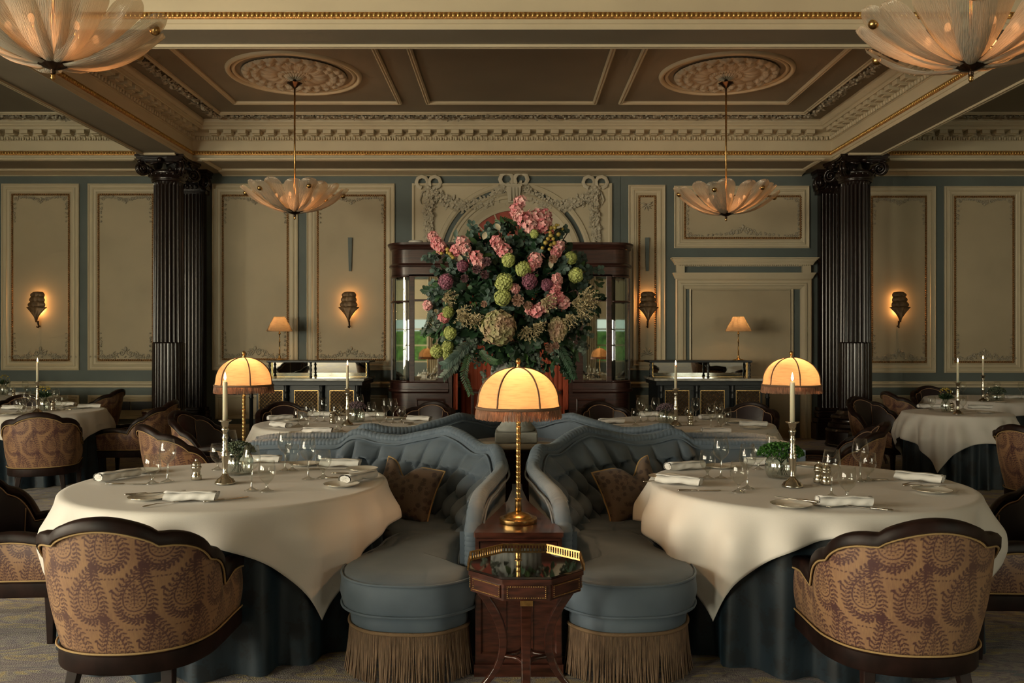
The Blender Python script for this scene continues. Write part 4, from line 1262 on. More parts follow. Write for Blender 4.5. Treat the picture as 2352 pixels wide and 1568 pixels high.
def make_chair(hi, interior=True):
    t_ = thing('tub_chair', 'x', 'chair', (0,0,0))
    m, pat = chair_fabric(*((700,200) if hi else (340,92)))
    o = link('outer_upholstery', m, PAISLEY, t_); a_ = o.data.attributes.new('pat', 'FLOAT', 'POINT'); a_.data.foreach_set('value', pat)
    n = 97; P_, Nn, t, L = chair_geo(n)
    # carved top rail, running down into the front posts
    def pt(i, o, z): return (P_[i][0]+Nn[i][0]*o, P_[i][1]+Nn[i][1]*o, z)
    m = MB(); sec = []
    idx = list(range(n))
    for i in idx:
        z = top_h(t[i]); b = lean(t[i], z)
        ring = [(-.012,z-.045),(-.018,z-.018),(-.010,z-.004),(.014,z),(.034,z-.003),(.044,z-.013),(.043,z-.046),(.032,z-.052)]
        sec.append([pt(i, b+o, zz) for o, zz in ring])
    k = len(sec[0]); m.add([p for s_ in sec for p in s_], [(i*k+j, i*k+(j+1) % k, (i+1)*k+(j+1) % k, (i+1)*k+j) for i in range(n-1) for j in range(k)], True)
    m.add(sec[0], [tuple(range(k))], False); m.add(sec[-1], [tuple(range(k-1,-1,-1))], False)
    link('top_rail', m, CHWOOD, t_, auto=50)
    # seat rail
    m = MB(); sec = []
    for i in range(n):
        sec.append([pt(i, o, z) for o, z in ((-.02,.235),(.036,.235),(.040,.245),(.040,.305),(.030,.316),(-.02,.316))])
    k = 6; m.add([p for s_ in sec for p in s_], [(i*k+j, i*k+(j+1) % k, (i+1)*k+(j+1) % k, (i+1)*k+j) for i in range(n-1) for j in range(k)], True)
    m.box(-.282, .282, .27, .31, .235, .325)
    link('seat_rail', m, CHWOOD, t_, auto=40)
    # gilt cord along the fabric edges
    m = MB()
    m.tube([pt(i, .040+lean(t[i], .35), FB+.004) for i in range(n)], .0045, 5)
    m.tube([pt(i, .041+lean(t[i], top_h(t[i])-.05), top_h(t[i])-.054) for i in range(n)], .0045, 5)
    link('cord_trim', m, CORD, t_)
    # inner padded back with channels
    m = MB(); nv = 9
    def fn(i, j):
        v = j/(nv-1); z = .36+(top_h(t[i])-.05-.36)*v
        ch = abs(math.sin(PI*(t[i]*3.0+.5)))**.5
        o = -.030-.022*math.sin(PI*min(1, .15+v*.8))*ch+lean(t[i], z)*.9
        return pt(i, o, z)
    m.grid(fn, n, nv, flip=True); link('inner_back', m, LEATHER, t_)
    m = MB()
    m.tube([pt(i, -.026+lean(t[i], top_h(t[i])-.05)*.9, top_h(t[i])-.044) for i in range(n)], .004, 5)
    for tt in (-.5,-.167,.167,.5,-.83,.83):
        i = int(round((tt+1)/2*(n-1))); m.tube([pt(i, -.036+lean(t[i], z)*.9, z) for z in np.linspace(.37, top_h(t[i])-.05, 8)], .0035, 5)
    link('piping', m, PIPING, t_)
    # seat cushion
    m = MB(); out = [(x*.90, y*.90-.0) for x, y in smooth_path([tuple(p) for p in P_[::8]], 40)]
    out = out + [(out[-1][0], .30), (0, .325), (out[0][0], .30)]
    pr = [(.96,.325),(1.0,.345),(1.0,.40),(.96,.425),(.80,.442),(.4,.45),(.0,.452)]
    vs = [(x*s_, y*s_+.0, z) for s_, z in pr for x, y in out]; k = len(out)
    m.add(vs, [(j*k+i, j*k+(i+1) % k, (j+1)*k+(i+1) % k, (j+1)*k+i) for j in range(len(pr)-1) for i in range(k)], True)
    link('seat_cushion', m, LEATHP, t_)
    # legs
    for (x, y, dx, dy, top) in ((-.278,.285,0,.0,.545),(.278,.285,0,.0,.545),(-.18,-.27,-.03,-.06,.25),(.18,-.27,.03,-.06,.25)):
        m = MB()
        w0, w1 = .024, .016
        zc = .24
        def sq(cx, cy, w_, z): return [(cx-w_,cy-w_,z),(cx+w_,cy-w_,z),(cx+w_,cy+w_,z),(cx-w_,cy+w_,z)]
        rings = [sq(x+dx, y+dy, w1, 0), sq(x, y, w0, zc)]
        if top > .3: rings += [sq(x, y+.008, .024, .40), sq(x, y+.004, .022, .50), sq(x, y-.01, .018, top)]
        m.add([p for r_ in rings for p in r_], [(j*4+i, j*4+(i+1) % 4, (j+1)*4+(i+1) % 4, (j+1)*4+i) for j in range(len(rings)-1) for i in range(4)] + [(3,2,1,0), tuple(len(rings)*4-4+i for i in range(4))], False)
        link('leg', m, CHWOOD, t_, bevel=.004)
    return t_
CH_HI = make_chair(True); CH_LO = make_chair(False)
used = {'hi': False, 'lo': False}
def chair(x, y, face, label, hi=False):
    """face = direction the sitter looks, as an angle"""
    k = 'hi' if hi else 'lo'; src = CH_HI if hi else CH_LO
    o = src if not used[k] else dup(src); used[k] = True
    o.location = (x, y, 0); o.rotation_euler = (0, 0, face-PI/2); o['label'] = label; o['group'] = 'paisley tub chairs'
    return o
D_ = math.radians
chair(-1.52, 3.56, D_(90), 'paisley tub chair seen from behind at the near side of the table with the mill', True)
chair(1.56, 3.54, D_(90), 'paisley tub chair seen from behind before the table with the bowl of herbs', True)
chair(-2.60, 4.46, D_(4), 'tub chair at the left end of the near table, its plum inside showing', True)
chair(2.50, 4.26, D_(178), 'tub chair at the right end of the table with the bowl of herbs', True)
chair(-2.62, 7.03, D_(45), 'paisley tub chair angled away, just left of the near candlestick')
chair(-2.78, 8.05, D_(-8), 'tub chair with plum inside, behind the dome lamp left of the sofa')
chair(2.66, 7.1, D_(160), 'tub chair angled inward behind the dome lamp right of the sofas')
chair(-2.35, 9.0, D_(-62), 'tub chair behind the table of the left rear sofa in front of the lattice doors')
chair(-1.02, 9.05, D_(-110), 'tub chair behind the table of the left rear sofa in front of the display cabinet')
chair(1.10, 9.05, D_(-72), 'tub chair behind the table of the right rear sofa near the display cabinet')
chair(2.45, 8.95, D_(-118), 'tub chair behind the table of the right rear sofa in front of the lattice doors')
# table by the left window bay
chair(-4.62, 8.33, D_(112), 'dim paisley tub chair with its back to us at the table with yellow flowers')
chair(-4.32, 9.62, D_(184), 'tub chair in profile on the right side of the table with yellow flowers')
chair(-6.05, 12.05, D_(180), 'tub chair in profile against the heating grille by the wall')
chair(-6.0, 10.35, D_(-60), 'tub chair peeping over the far rim of the table with yellow flowers')
# tables at the right edge
chair(4.42, 9.92, D_(-62), 'tub chair behind the small table with the pointed cloth, seat turned to us')
chair(5.52, 11.45, D_(4), 'tub chair with rosy back in profile, just right of the octagonal table by the column')
chair(6.02, 9.25, D_(185), 'tub chair at the right side of the small table with the pointed cloth')
chair(6.35, 12.5, D_(-95), 'round-backed dark tub chair near the far wall beyond the small table')
chair(4.42, 6.85, D_(20), 'tub chair mostly out of view at the right edge, nearer than the small table')

# ================================================================== TABLES
def table(x, y, R_, cloth_half, label, clabel, slabel, seed, skirt=True, amp=1.0, nose=1.0, ox=0, oy=0):
    t = thing('round_table', label, 'table', (x, y, 0), 0, 'round dining tables')
    m = MB(); m.lathe([(0,.722),(R_-.012,.722),(R_-.004,.73),(R_-.004,.738),(R_-.012,.744),(0,.744)], 48); link('tabletop', m, CHWOOD, t)
    m = MB(); m.lathe([(0,0),(.30,0),(.30,.03),(.10,.06),(.06,.12),(.06,.66),(.15,.722),(0,.722)], 20); link('pedestal', m, CHWOOD, t)
    rnd = random.Random(seed); ph = [rnd.uniform(0, 6.28) for _ in range(6)]
    if skirt:
        m = MB()
        def wob(a, z):
            k = max(0, 1-(z/.74))**.7; return 1+k*(-.01+.052*math.sin(22*a+ph[0]+1.2*math.sin(2*a))*1.0+.012*math.sin(31*a+ph[1]))
        m.lathe([(R_-.012+.008*(1-z/.73), z) for z in np.linspace(.006,.735,12)]+[(R_-.02,.7465),(0,.7465)], 160, (x,y,0), wob=lambda a, z: wob(a, z))
        o = link('table_skirt', m, SKIRT); tag(o, slabel, 'table skirt', 'blue damask floor skirts')
    # square white cloth over the round top
    m = MB(); n = 141; h = cloth_half; zt = .7535
    g = np.linspace(-h, h, n); vs = []
    for vv in g+oy:
        for uu in g+ox:
            r = math.hypot(uu, vv); a = math.atan2(vv, uu)
            if r <= R_: vs.append((x+uu, y+vv, zt+.0006*math.sin(9*uu+2)*math.sin(8*vv))); continue
            d = r-R_
            # rounded fall over the rim
            b = .022
            if d < b*PI/2: rr = R_+b*math.sin(d/b); z = zt-b*(1-math.cos(d/b))
            else: rr = R_+b; z = zt-b-(d-b*PI/2)
            k = max(0, d-.03)
            fold = .5+.5*math.sin(11*a+ph[2]+.9*math.sin(3*a+ph[3]))
            fold2 = .5+.5*math.sin(19*a+ph[4]+.7*math.sin(2*a))
            cornerk = max(0, d-(h-R_))/max(1e-3, h*1.414-h)
            da = (a-PI/4) % (PI/2); da = min(da, PI/2-da)   # angle from the corner ray
            cone = math.exp(-(da/.16)**2)*cornerk
            off = .004 + .021*min(1, k/.12)*(1+.95*math.sin(19*a+ph[5]+.9*math.sin(4*a+ph[0]))) + min(k,.22)*(.28*fold+.14*fold2)*amp*(1-.9*min(1, 1.7*cornerk)) + .0*cone*nose
            aa = a + .10*cornerk*math.sin(2*PI*da/.8)*0
            vs.append((x+(rr+off)*math.cos(aa), y+(rr+off)*math.sin(aa), z+.25*off*k))
    fs = [(j*n+i, j*n+i+1, (j+1)*n+i+1, (j+1)*n+i) for j in range(n-1) for i in range(n-1)]
    m.add(vs, fs, True)
    # hem line
    o = link('tablecloth', m, LINEN, solid=.0016); tag(o, clabel, 'tablecloth', 'square white tablecloths')
T1 = (-1.50, 4.50); T2 = (1.56, 4.47); T3 = (-1.56, 7.86); T4 = (1.60, 7.86); T5 = (-5.35, 9.33); T6 = (4.79, 9.08); T7 = (6.5, 11.45); T8 = (-7.15, 11.6)
table(*T1, .80, .97, 'round table under the near cloth with the silver mill and ribbed vase', 'white cloth on the near table left of the sofas, one corner hanging low', 'blue damask floor skirt under the near left cloth', 3, ox=.03, oy=.04)
table(*T2, .80, .97, 'round table under the cloth with the bowl of green herbs', 'white cloth under the bowl of green herbs, one corner hanging low', 'blue damask floor skirt below the table with the bowl of herbs', 8, ox=-.06, oy=.07)
table(*T3, .80, .97, 'round table behind the left sofa, before the lattice sideboard', 'white cloth on the table behind the left low sofa back', 'blue damask skirt of the table behind the left sofa', 5)
table(*T4, .80, .97, 'round table behind the right sofa, before the lattice sideboard', 'white cloth on the table behind the right low sofa back', 'blue damask skirt of the table behind the right sofa', 6)
table(*T5, .76, .98, 'round table with yellow flowers beside the left column', 'white cloth hanging long on the table with yellow flowers', 'dark skirt beneath the table with yellow flowers', 9)
table(*T6, .52, .80, 'small round table right of the column, blue skirt showing', 'white cloth whose pointed corner hangs over the small blue skirted table', 'very dark blue skirt of the small table right of the column', 12, nose=1.2)
table(*T7, .80, .97, 'round table at the right edge beyond the small table', 'white cloth on the far table at the right edge', 'dark skirt of the far table at the right edge', 14)
table(*T8, .80, .97, 'round table by the wall at the far left end', 'white cloth on the far table by the wall at the far left', 'dark skirt of the far table at the left end', 15)

# ================================================================== SOFA ISLAND
PATH = [(-.265,3.95),(-.262,4.2),(-.275,4.5),(-.32,4.82),(-.46,5.14),(-.70,5.40),(-.95,5.53),(-1.25,5.60),(-1.6,5.63),(-1.78,5.635),(-1.93,5.64)]
def sofa(sx, sy, label):
    t = thing('velvet_sofa', label, 'sofa', (0,0,0), 0, 'curved blue velvet sofas')
    flip = sx*sy < 0
    def Q(x, y, z=None):
        X_ = XC + sx*(x-0.0)*1.0; Y_ = y if sy > 0 else 12.1-y
        return (X_, Y_) if z is None else (X_, Y_, z)
    n = 400
    P_ = smooth_path(PATH, n); d = np.gradient(P_, axis=0); T_ = d/np.linalg.norm(d, axis=1)[:, None]
    Nn = np.stack([T_[:, 1], -T_[:, 0]], 1)       # towards the outside (right of travel)
    if Nn[0][0] < 0: Nn = -Nn
    ds = np.r_[0, np.cumsum(np.linalg.norm(np.diff(P_, axis=0), axis=1))]; L = ds[-1]
    # crest heights along the run (distance, height, outward lean of the crest)
    ks = [(0,.58,.02),(.025,.68,.025),(.07,.735,.035),(.14,.758,.045),(.25,.768,.05),(.60,.785,.13),(.80,.795,.19),(.87,.80,.21),(.93,.85,.22),(1.02,.888,.23),(1.10,.868,.23),(1.20,.862,.23),(1.35,.92,.235),(1.48,.95,.24),(1.66,.90,.24),(1.80,.858,.245),(1.94,.866,.25),(2.04,.898,.25),(2.13,.890,.25),(2.155,.825,.22),(2.3,.825,.20),(L-.25,.825,.20),(L-.08,.815,.20),(L+.01,.79,.19)]
    kd, kz, kl = zip(*ks)
    ztop = np.interp(ds, kd, kz); le = np.interp(ds, kd, kl)
    for _ in range(3):
        ztop = np.convolve(np.pad(ztop, 3, 'edge'), np.ones(7)/7, 'valid'); le = np.convolve(np.pad(le, 7, 'edge'), np.ones(15)/15, 'valid')
    ZSEAT = .43
    i0 = int(np.searchsorted(ds, .62)); i1 = int(np.searchsorted(ds, 2.17))    # tall tufted part
    ub = .165; nv = 44
    # upholstered inside face
    m = MB()
    def inner(i, j):
        v = j/(nv-1); z = ZSEAT-.05+(ztop[i]-.03-ZSEAT+.05)*v
        u = ds[i]
        if i0 <= i <= i1:
            # diamond buttoning up to the top button row, then straight channels
            zb = (z-(ZSEAT-.02))/.125       # rows
            uu = (u-ds[i0])/ub
            topb = 2.5
            if zb < topb:
                a = uu+zb/2.0*1.0; b = uu-zb/2.0*1.0
                h = (abs(math.sin(PI*a))*abs(math.sin(PI*b)))**.5
            else:
                a = uu+topb/2; h = abs(math.sin(PI*a))**.42
                a2 = uu+zb/2
            h *= .110
            edge = min(1, (i-i0)/10+.25, (i1-i)/8+.25); h *= edge
        elif i > i1:
            uu = (u-ds[i1])/.155; h = .036*abs(math.sin(PI*uu))**.4
        else:
            h = .012
        h *= math.sin(PI*min(1, .12+v*.95))**.5
        o = le[i]*v**1.0*1.0 - h - .01
        return Q(P_[i][0]+Nn[i][0]*o, P_[i][1]+Nn[i][1]*o, z)
    m.grid(inner, n, nv, flip=not flip); link('tufted_back', m, VELVET, t)
    # outside face down to the floor
    m = MB()
    def outer(i, j):
        v = j/9; z = .03+(ztop[i]-.045)*v
        o = le[i]+.055-.02*(1-v)
        return Q(P_[i][0]+Nn[i][0]*o, P_[i][1]+Nn[i][1]*o, max(.03, z))
    m.grid(outer, n, 10, flip=flip)
    m.grid(lambda i, j: (lambda o, z: Q(P_[0][0]+Nn[0][0]*o, P_[0][1]+Nn[0][1]*o, z))(-.01+(le[0]+.065)*i/4, .03+(ztop[0]-.045)*j/8), 5, 9, flip=not flip)
    m.grid(lambda i, j: (lambda o, z: Q(P_[-1][0]+Nn[-1][0]*o, P_[-1][1]+Nn[-1][1]*o, z))(-.01+(le[-1]+.065)*i/4, .03+(ztop[-1]-.045)*j/8), 5, 9, flip=flip)
    link('outer_back', m, VELVET, t)
    # gathered roll along the crest, turned down at the front of the arm
    m = MB(); k = 14; N2 = 1300; dd = np.linspace(-.50, L, N2)
    cx_, cy_, cz_, nx_, ny_ = [], [], [], [], []
    rows = []
    for q in dd:
        if q < 0:
            p = P_[0]; nn = Nn[0]; z = ztop[0]+q; l_ = le[0]; tdir = np.array([0,0,1.0])
            z = max(.12, z)
        else:
            p = np.array([np.interp(q, ds, P_[:,0]), np.interp(q, ds, P_[:,1])]); nn = np.array([np.interp(q, ds, Nn[:,0]), np.interp(q, ds, Nn[:,1])]); z = np.interp(q, ds, ztop); l_ = np.interp(q, ds, le)
        base = np.array([p[0]+nn[0]*(l_+.026), p[1]+nn[1]*(l_+.026), z-.02])
        if q < .10:   # round the corner at the front
            f = min(1, max(0, (q+.04)/.14)); tn = T_[0]
            ang = (1-f)*PI/2
            sidev = np.array([nn[0], nn[1], 0]); upv = np.array([-tn[0]*math.sin(ang), -tn[1]*math.sin(ang), math.cos(ang)])
            if q < 0: upv = np.array([-tn[0], -tn[1], 0.0]); base[2] = z-.01
        else:
            sidev = np.array([nn[0], nn[1], 0]); upv = np.array([0,0,1.0])
        ru = .038 + .0030*abs(math.sin(PI*q/.024))**.6
        for a_ in range(k):
            a = 2*PI*a_/k; p3 = base + sidev*ru*math.cos(a)*.98 + upv*ru*.75*math.sin(a)
            rows.append(Q(p3[0], p3[1], p3[2]))
    fs = [(i*k+a_, i*k+(a_+1) % k, (i+1)*k+(a_+1) % k, (i+1)*k+a_) for i in range(N2-1) for a_ in range(k)]
    if flip: fs = [f[::-1] for f in fs]
    m.add(rows, fs, True); link('gathered_roll', m, VELVET, t)
    # piping just under the roll, both sides
    m = MB()
    for sgn, oo in ((1,.072),(-1,-.034)):
        pts = [Q(P_[i][0]+Nn[i][0]*(le[i]+oo), P_[i][1]+Nn[i][1]*(le[i]+oo), ztop[i]-.052) for i in range(8 if sgn > 0 else 30, n, 4)]
        if sgn > 0: pts = [Q(P_[2][0]+Nn[2][0]*(le[2]+oo), P_[2][1]+Nn[2][1]*(le[2]+oo), z) for z in (.2,.4,.55,.63)] + pts
        m.tube(pts, .006, 6)
    link('back_piping', m, VELVET, t)
    # buttons
    m = MB()
    for row in range(0, 3):
        zb = row; uoff = 0 if row % 2 == 0 else .5
        kk = 0
        while True:
            uu = uoff+kk; kk += 1
            s_ = ds[i0]+uu*ub
            if s_ > ds[i1]-.05: break
            if s_ < ds[i0]+.04: continue
            i = int(np.searchsorted(ds, s_)); z = ZSEAT-.02+.125*zb
            v = (z-ZSEAT+.05)/(ztop[i]-.03-ZSEAT+.05); o = le[i]*v-.014
            if row == 0: continue
            m.sph(Q(P_[i][0]+Nn[i][0]*o, P_[i][1]+Nn[i][1]*o, z), (.010,.010,.010), 8, 5)
    for uu in range(1, 10):
        s_ = ds[i0]+(uu-.25)*ub
        if s_ < ds[i1]-.04:
            i = int(np.searchsorted(ds, s_)); z = ZSEAT-.02+.125*2.5; v = (z-ZSEAT+.05)/(ztop[i]-.03-ZSEAT+.05); o = le[i]*v-.012
            m.sph(Q(P_[i][0]+Nn[i][0]*o, P_[i][1]+Nn[i][1]*o, z), (.010,.010,.010), 8, 5)
    link('back_buttons', m, VELVET, t); t.children[-1]['kind'] = 'stuff'
    # seat behind: follows the back
    def closed(pts, n_): return [tuple(p) for p in smooth_path(pts, n_, True)]
    def pad(pts, prof, nm, mat, nn=96):
        c_ = closed(pts, nn); cxm = sum(p[0] for p in c_)/nn; cym = sum(p[1] for p in c_)/nn
        A_ = np.array(c_); dA = np.roll(A_, -1, 0)-np.roll(A_, 1, 0); nrm = np.stack([dA[:,1], -dA[:,0]], 1); nrm /= np.linalg.norm(nrm, axis=1)[:, None]
        if ((A_+nrm*.01-[cxm,cym])**2).sum() < ((A_-[cxm,cym])**2).sum(): nrm = -nrm
        m = MB(); vs = []
        for (o, z) in prof:
            for i in range(nn): vs.append(Q(A_[i][0]+nrm[i][0]*o, A_[i][1]+nrm[i][1]*o, z))
        rings = len(prof)
        zt = prof[-1][1]
        for s_, dz in ((.75,.008),(.45,.014),(.15,.016)):
            for i in range(nn):
                b = A_[i]+nrm[i]*prof[-1][0]; vs.append(Q(cxm+(b[0]-cxm)*s_, cym+(b[1]-cym)*s_, zt+dz))
        R2 = rings+3
        sgn = 1 if (sum(A_[i][0]*A_[(i+1) % nn][1]-A_[(i+1) % nn][0]*A_[i][1] for i in range(nn)) > 0) != flip else -1
        fs = [(j*nn+i, j*nn+(i+1) % nn, (j+1)*nn+(i+1) % nn, (j+1)*nn+i) for j in range(R2-1) for i in range(nn)]
        fs.append(tuple((R2-1)*nn+i for i in range(nn)))
        if sgn < 0: fs = [f[::-1] for f in fs]
        m.add(vs, fs, True)
        ob = link(nm, m, mat, t)
        return A_, nrm, ob
    rear = [(-.30,4.74),(-.34,4.95),(-.52,5.25),(-.78,5.46),(-1.1,5.56),(-1.5,5.60),(-1.80,5.55),(-1.90,5.40),(-1.88,5.22),(-1.6,5.17),(-1.15,5.10),(-.86,4.92),(-.70,4.70),(-.5,4.64)]
    pad(rear, [(-.02,.25),(0,.27),(.005,.40),(0,.425),(-.02,.44)], 'rear_seat', VELVET)
    front = [(-.29,4.66),(-.60,4.67),(-.69,4.52),(-.715,4.32),(-.795,4.08),(-.815,3.93),(-.775,3.77),(-.66,3.66),(-.48,3.625),(-.33,3.65),(-.215,3.76),(-.20,3.87),(-.28,3.98),(-.295,4.3)]
    A_, nrm, ob = pad(front, [(-.03,.30),(-.005,.305),(.0,.32),(.012,.37),(.006,.43),(-.004,.448),(-.02,.458)], 'seat_cushion', VELVET)
    m = MB()
    for z, o in ((.312,.004),(.447,.004)): m.tube([Q(A_[i][0]+nrm[i][0]*o, A_[i][1]+nrm[i][1]*o, z) for i in range(len(A_))], .006, 6, closed=True)
    link('cushion_piping', m, VELVET, t)
    # base under both, then the bullion fringe
    fr = [(a*1.0, b) for a, b in front]
    m = MB()
    B_, bn, ob = pad(fr, [(-.06,.20),(-.04,.21),(-.035,.26),(-.045,.302)], 'seat_base', VELVET)
    m = MB(); rr_ = random.Random(4)
    cnt = 0
    per = np.r_[0, np.cumsum(np.linalg.norm(np.diff(np.vstack([B_, B_[:1]]), axis=0), axis=1))]
    Bx = np.r_[B_[:,0], B_[0,0]]; By = np.r_[B_[:,1], B_[0,1]]; bx = np.r_[bn[:,0], bn[0,0]]; by = np.r_[bn[:,1], bn[0,1]]
    s_ = 0
    while s_ < per[-1]:
        x, y = np.interp(s_, per, Bx), np.interp(s_, per, By); nx, ny = np.interp(s_, per, bx), np.interp(s_, per, by)
        if y < 4.75:
            w_ = rr_.uniform(-.006,.006); e = rr_.uniform(0,.012)
            o = -.034
            pts = [Q(x+nx*o, y+ny*o, .225), Q(x+nx*(o+.004)+w_*.3, y+ny*(o+.004), .15), Q(x+nx*(o+.006+e*.4)+w_, y+ny*(o+.006+e*.4), .07), Q(x+nx*(o+.006+e)+w_*1.6, y+ny*(o+.006+e), .008+e*.5)]
            m.tube(pts, [.0028,.0034,.0036,.0030], 4, cap=False)
        s_ += .0062
    link('bullion_fringe', m, FRINGE, t); t.children[-1]['kind'] = 'stuff'
    m = MB(); m.tube([Q(B_[i][0]+bn[i][0]*-.032, B_[i][1]+bn[i][1]*-.032, .228) for i in range(len(B_))], .009, 6, closed=True, flat=1.0)
    link('fringe_heading', m, GIMP, t)
sofa(1, 1, 'blue velvet tufted sofa beside the near left table, cushion to the left of the lamp')
sofa(-1, 1, 'blue velvet tufted sofa beside the table with the herbs, right of the lamp')
sofa(1, -1, 'left rear blue velvet sofa, back to back with the near one')
sofa(-1, -1, 'right rear blue velvet sofa, back to back with the near one')

def cushion(x, y, z, rz, ry, label, tilt, u0):
    m = MB(); n = 37; hw = .20
    def f(sgn):
        def g(i, j):
            u, v = -1+2*i/(n-1), -1+2*j/(n-1)
            ed = (1-u*u)*(1-v*v)
            th = .095*ed**.42
            # knock in the top edge makes two ears
            dz = -.085*math.exp(-((u-u0)/.30)**2)*max(0, v)**1.6
            pin = 1-.07*(1-abs(u)**2)*abs(v)**3-.0
            return (u*hw*(1-.08*(1-v*v)), sgn*th*(1-.55*math.exp(-((u-u0)/.25)**2)*max(0, v)), v*hw*.84*pin+dz)
        return g
    m.grid(f(1), n, n, flip=True); m.grid(f(-1), n, n)
    e = MB(); pts = []
    g = f(0)
    for k in range(n): pts.append(g(k, 0))
    for k in range(1, n): pts.append(g(n-1, k))
    for k in range(n-2, -1, -1): pts.append(g(k, n-1))
    for k in range(n-2, 0, -1): pts.append(g(0, k))
    t = thing('scatter_cushion', label, 'cushion', (x, y, z))
    t.rotation_euler = (tilt, ry, rz); t['group'] = 'brown paisley cushions'
    link('cushion_cover', m, CUSH, t); e.tube(pts, .006, 6, closed=True); link('corded_edge', e, CORD, t)
cushion(-.63, 5.07, .61, D_(-24), D_(10), 'brown paisley cushion with dented top on the sofa by the near left table', D_(-22), -.25)
cushion(.71, 5.07, .61, D_(24), D_(-12), 'brown paisley cushion with dented top on the sofa by the table with herbs', D_(-22), .25)

# ---- wedge shaped wooden console between the arms
def console():
    t = thing('wooden_console', 'red mahogany wedge console between the sofa arms, carrying the large lamp', 'console', (XC,0,0))
    yf = 3.78; h = .645
    body = [(-.195,yf+.01),(.195,yf+.01),(.19,3.9),(.14,4.1),(.055,4.55),(.03,4.9),(.03,5.1),(-.03,5.1),(-.03,4.9),(-.055,4.55),(-.14,4.1),(-.19,3.9)]
    m = MB(); m.prism(body, .05, h-.02); link('console_body', m, MAHOG, t)
    m = MB(); m.prism([(x*(1.04 if y < 3.85 else 1.0), y-.01 if y < 3.85 else y) for x, y in body], h-.022, h); link('console_top', m, MAHOG, t, bevel=.006)
    m = MB(); m.box(-.20,.20,yf-.005,yf+.02,0,.055); link('plinth', m, MAHOG, t)
    m = MB()
    f = lambda u, v, w_: (u, yf+.01-w_, v)
    m.frame(-.19,.19,.50,.618,[(0,0),(0,.012),(.012,.012),(.016,0)], f); m.box(-.172,.172,yf+.002,yf+.01,.518,.602)
    link('drawer_front', m, MAHOG, t)
    m = MB(); m.frame(-.19,.19,.08,.49,[(0,0),(0,.012),(.02,.012),(.028,.002)], f)
    for k in (-.06,.06): m.box(k-.004,k+.004,yf+.004,yf+.011,.11,.46)
    link('front_panel', m, MAHOG, t)
    for sx in (-1, 1):
        m = MB()
        m.box(-.09, .09, -.07, .07, 0, .60); m.box(-.11,.11,-.09,.09,.60,.625)
        o = link('side_console', m, MAHOG, bevel=.006, loc=(XC+sx*1.985, 6.05, 0))
        tag(o, 'small mahogany stand for the dome lamp at the %s end of the sofas' % ('left' if sx < 0 else 'right'), 'stand', 'stands for the dome lamps')
console()

# ---- dome lamps
def dome_lamp():
    t = thing('table_lamp', 'x', 'lamp', (0,0,0), 0, 'brass lamps with fringed dome shades')
    m = MB(); m.lathe([(0,0),(.092,0),(.094,.004),(.094,.022),(.090,.026),(.072,.027),(.070,.031),(.055,.042),(.030,.050),(.018,.054),(0,.054)], 40); link('lamp_base', m, BRASS, t, auto=35)
    m = MB(); m.lathe([(.014,.054),(.017,.056),(.016,.10),(.015,.115),(.021,.118),(.014,.122)], 16)
    z = .122; k = 0; hs = [.032,.022,.034,.024,.02,.032,.022,.03,.026,.034,.022,.026,.03,.024,.034,.022,.03]
    for h in hs:
        m.lathe([(.0105,z),(.0115,z+h*.5),(.0135,z+h*.93),(.0105,z+h)], 14, wob=lambda a, zz: 1+.06*math.cos(7*a)*(1 if zz > 0 else 0)); z += h
        if z > .55: break
    m.tube([(0,0,z),(0,0,.77)], .005, 6)
    link('stem', m, BRASS, t)
    # shade
    zb = .600; R_ = .198; H = .168
    def pr(k):
        a = k*PI/2
        return R_*math.cos(a)**.92+.0, zb+H*math.sin(a)
    prof = [(R_*1.045, zb-.035),(R_*1.01, zb-.01)] + [pr(k/12) for k in range(13)]
    n = 48
    def wob(a, z):
        q = (a % (PI/3))/(PI/3); return 1-.035*math.sin(PI*q)*1.0
    m = MB(); m.lathe(prof, n*2, wob=wob); link('lamp_shade', m, SILK, t)
    for k in range(6):
        a = PI/3*k; b = MB()
        b.tube([((r+.002)*math.cos(a), (r+.002)*math.sin(a), z) for r, z in prof], .0045, 6)
        link('shade_braid', b, BRAID, t)
    m = MB(); pts = [((R_*1.05)*wob(a, 0)*math.cos(a), (R_*1.05)*wob(a, 0)*math.sin(a), zb-.030) for a in np.linspace(0, 2*PI, 96, endpoint=False)]
    m.tube(pts, .0075, 6, closed=True); link('fringe_heading', m, BRAID, t)
    m = MB(); rr_ = random.Random(2)
    for k in range(330):
        a = 2*PI*k/330; r = R_*1.055*wob(a, 0); e = rr_.uniform(-.006,.006)
        m.tube([(r*math.cos(a), r*math.sin(a), zb-.034), ((r+.004)*math.cos(a+e*.4), (r+.004)*math.sin(a+e*.4), zb-.058), ((r+.005+e*.4)*math.cos(a+e*1.2), (r+.005+e*.4)*math.sin(a+e*1.2), zb-.083+e*.6)], [.0016,.0020,.0018], 3, cap=False)
    f_ = link('shade_fringe', m, SHADEFR, t); f_['kind'] = 'stuff'
    m = MB(); m.lathe([(.003,.752),(.010,.762),(.012,.772),(.008,.78),(.009,.788),(.014,.795),(.013,.806),(.006,.814),(0,.816)], 14); link('finial', m, BRASS, t)
    for k in range(2):
        m = MB(); a = PI*k+.4; m.sph((.035*math.cos(a), .035*math.sin(a), .67), (.018,.018,.03), 8, 6); link('bulb', m, BULB, t)
    return t
dl = dome_lamp(); dl.scale = (.955,)*3
dl.location = (XC, 4.0, .645); dl['label'] = 'large brass lamp with fringed dome shade on the console between the sofas'
d2 = dup(dl, (-1.925, 6.05, .625), label='brass lamp with fringed dome shade at the left end of the sofas', scale=1.0)
d3 = dup(dl, (2.005, 6.05, .625), .5, label='brass lamp with fringed dome shade at the right end of the sofas', scale=1.0)
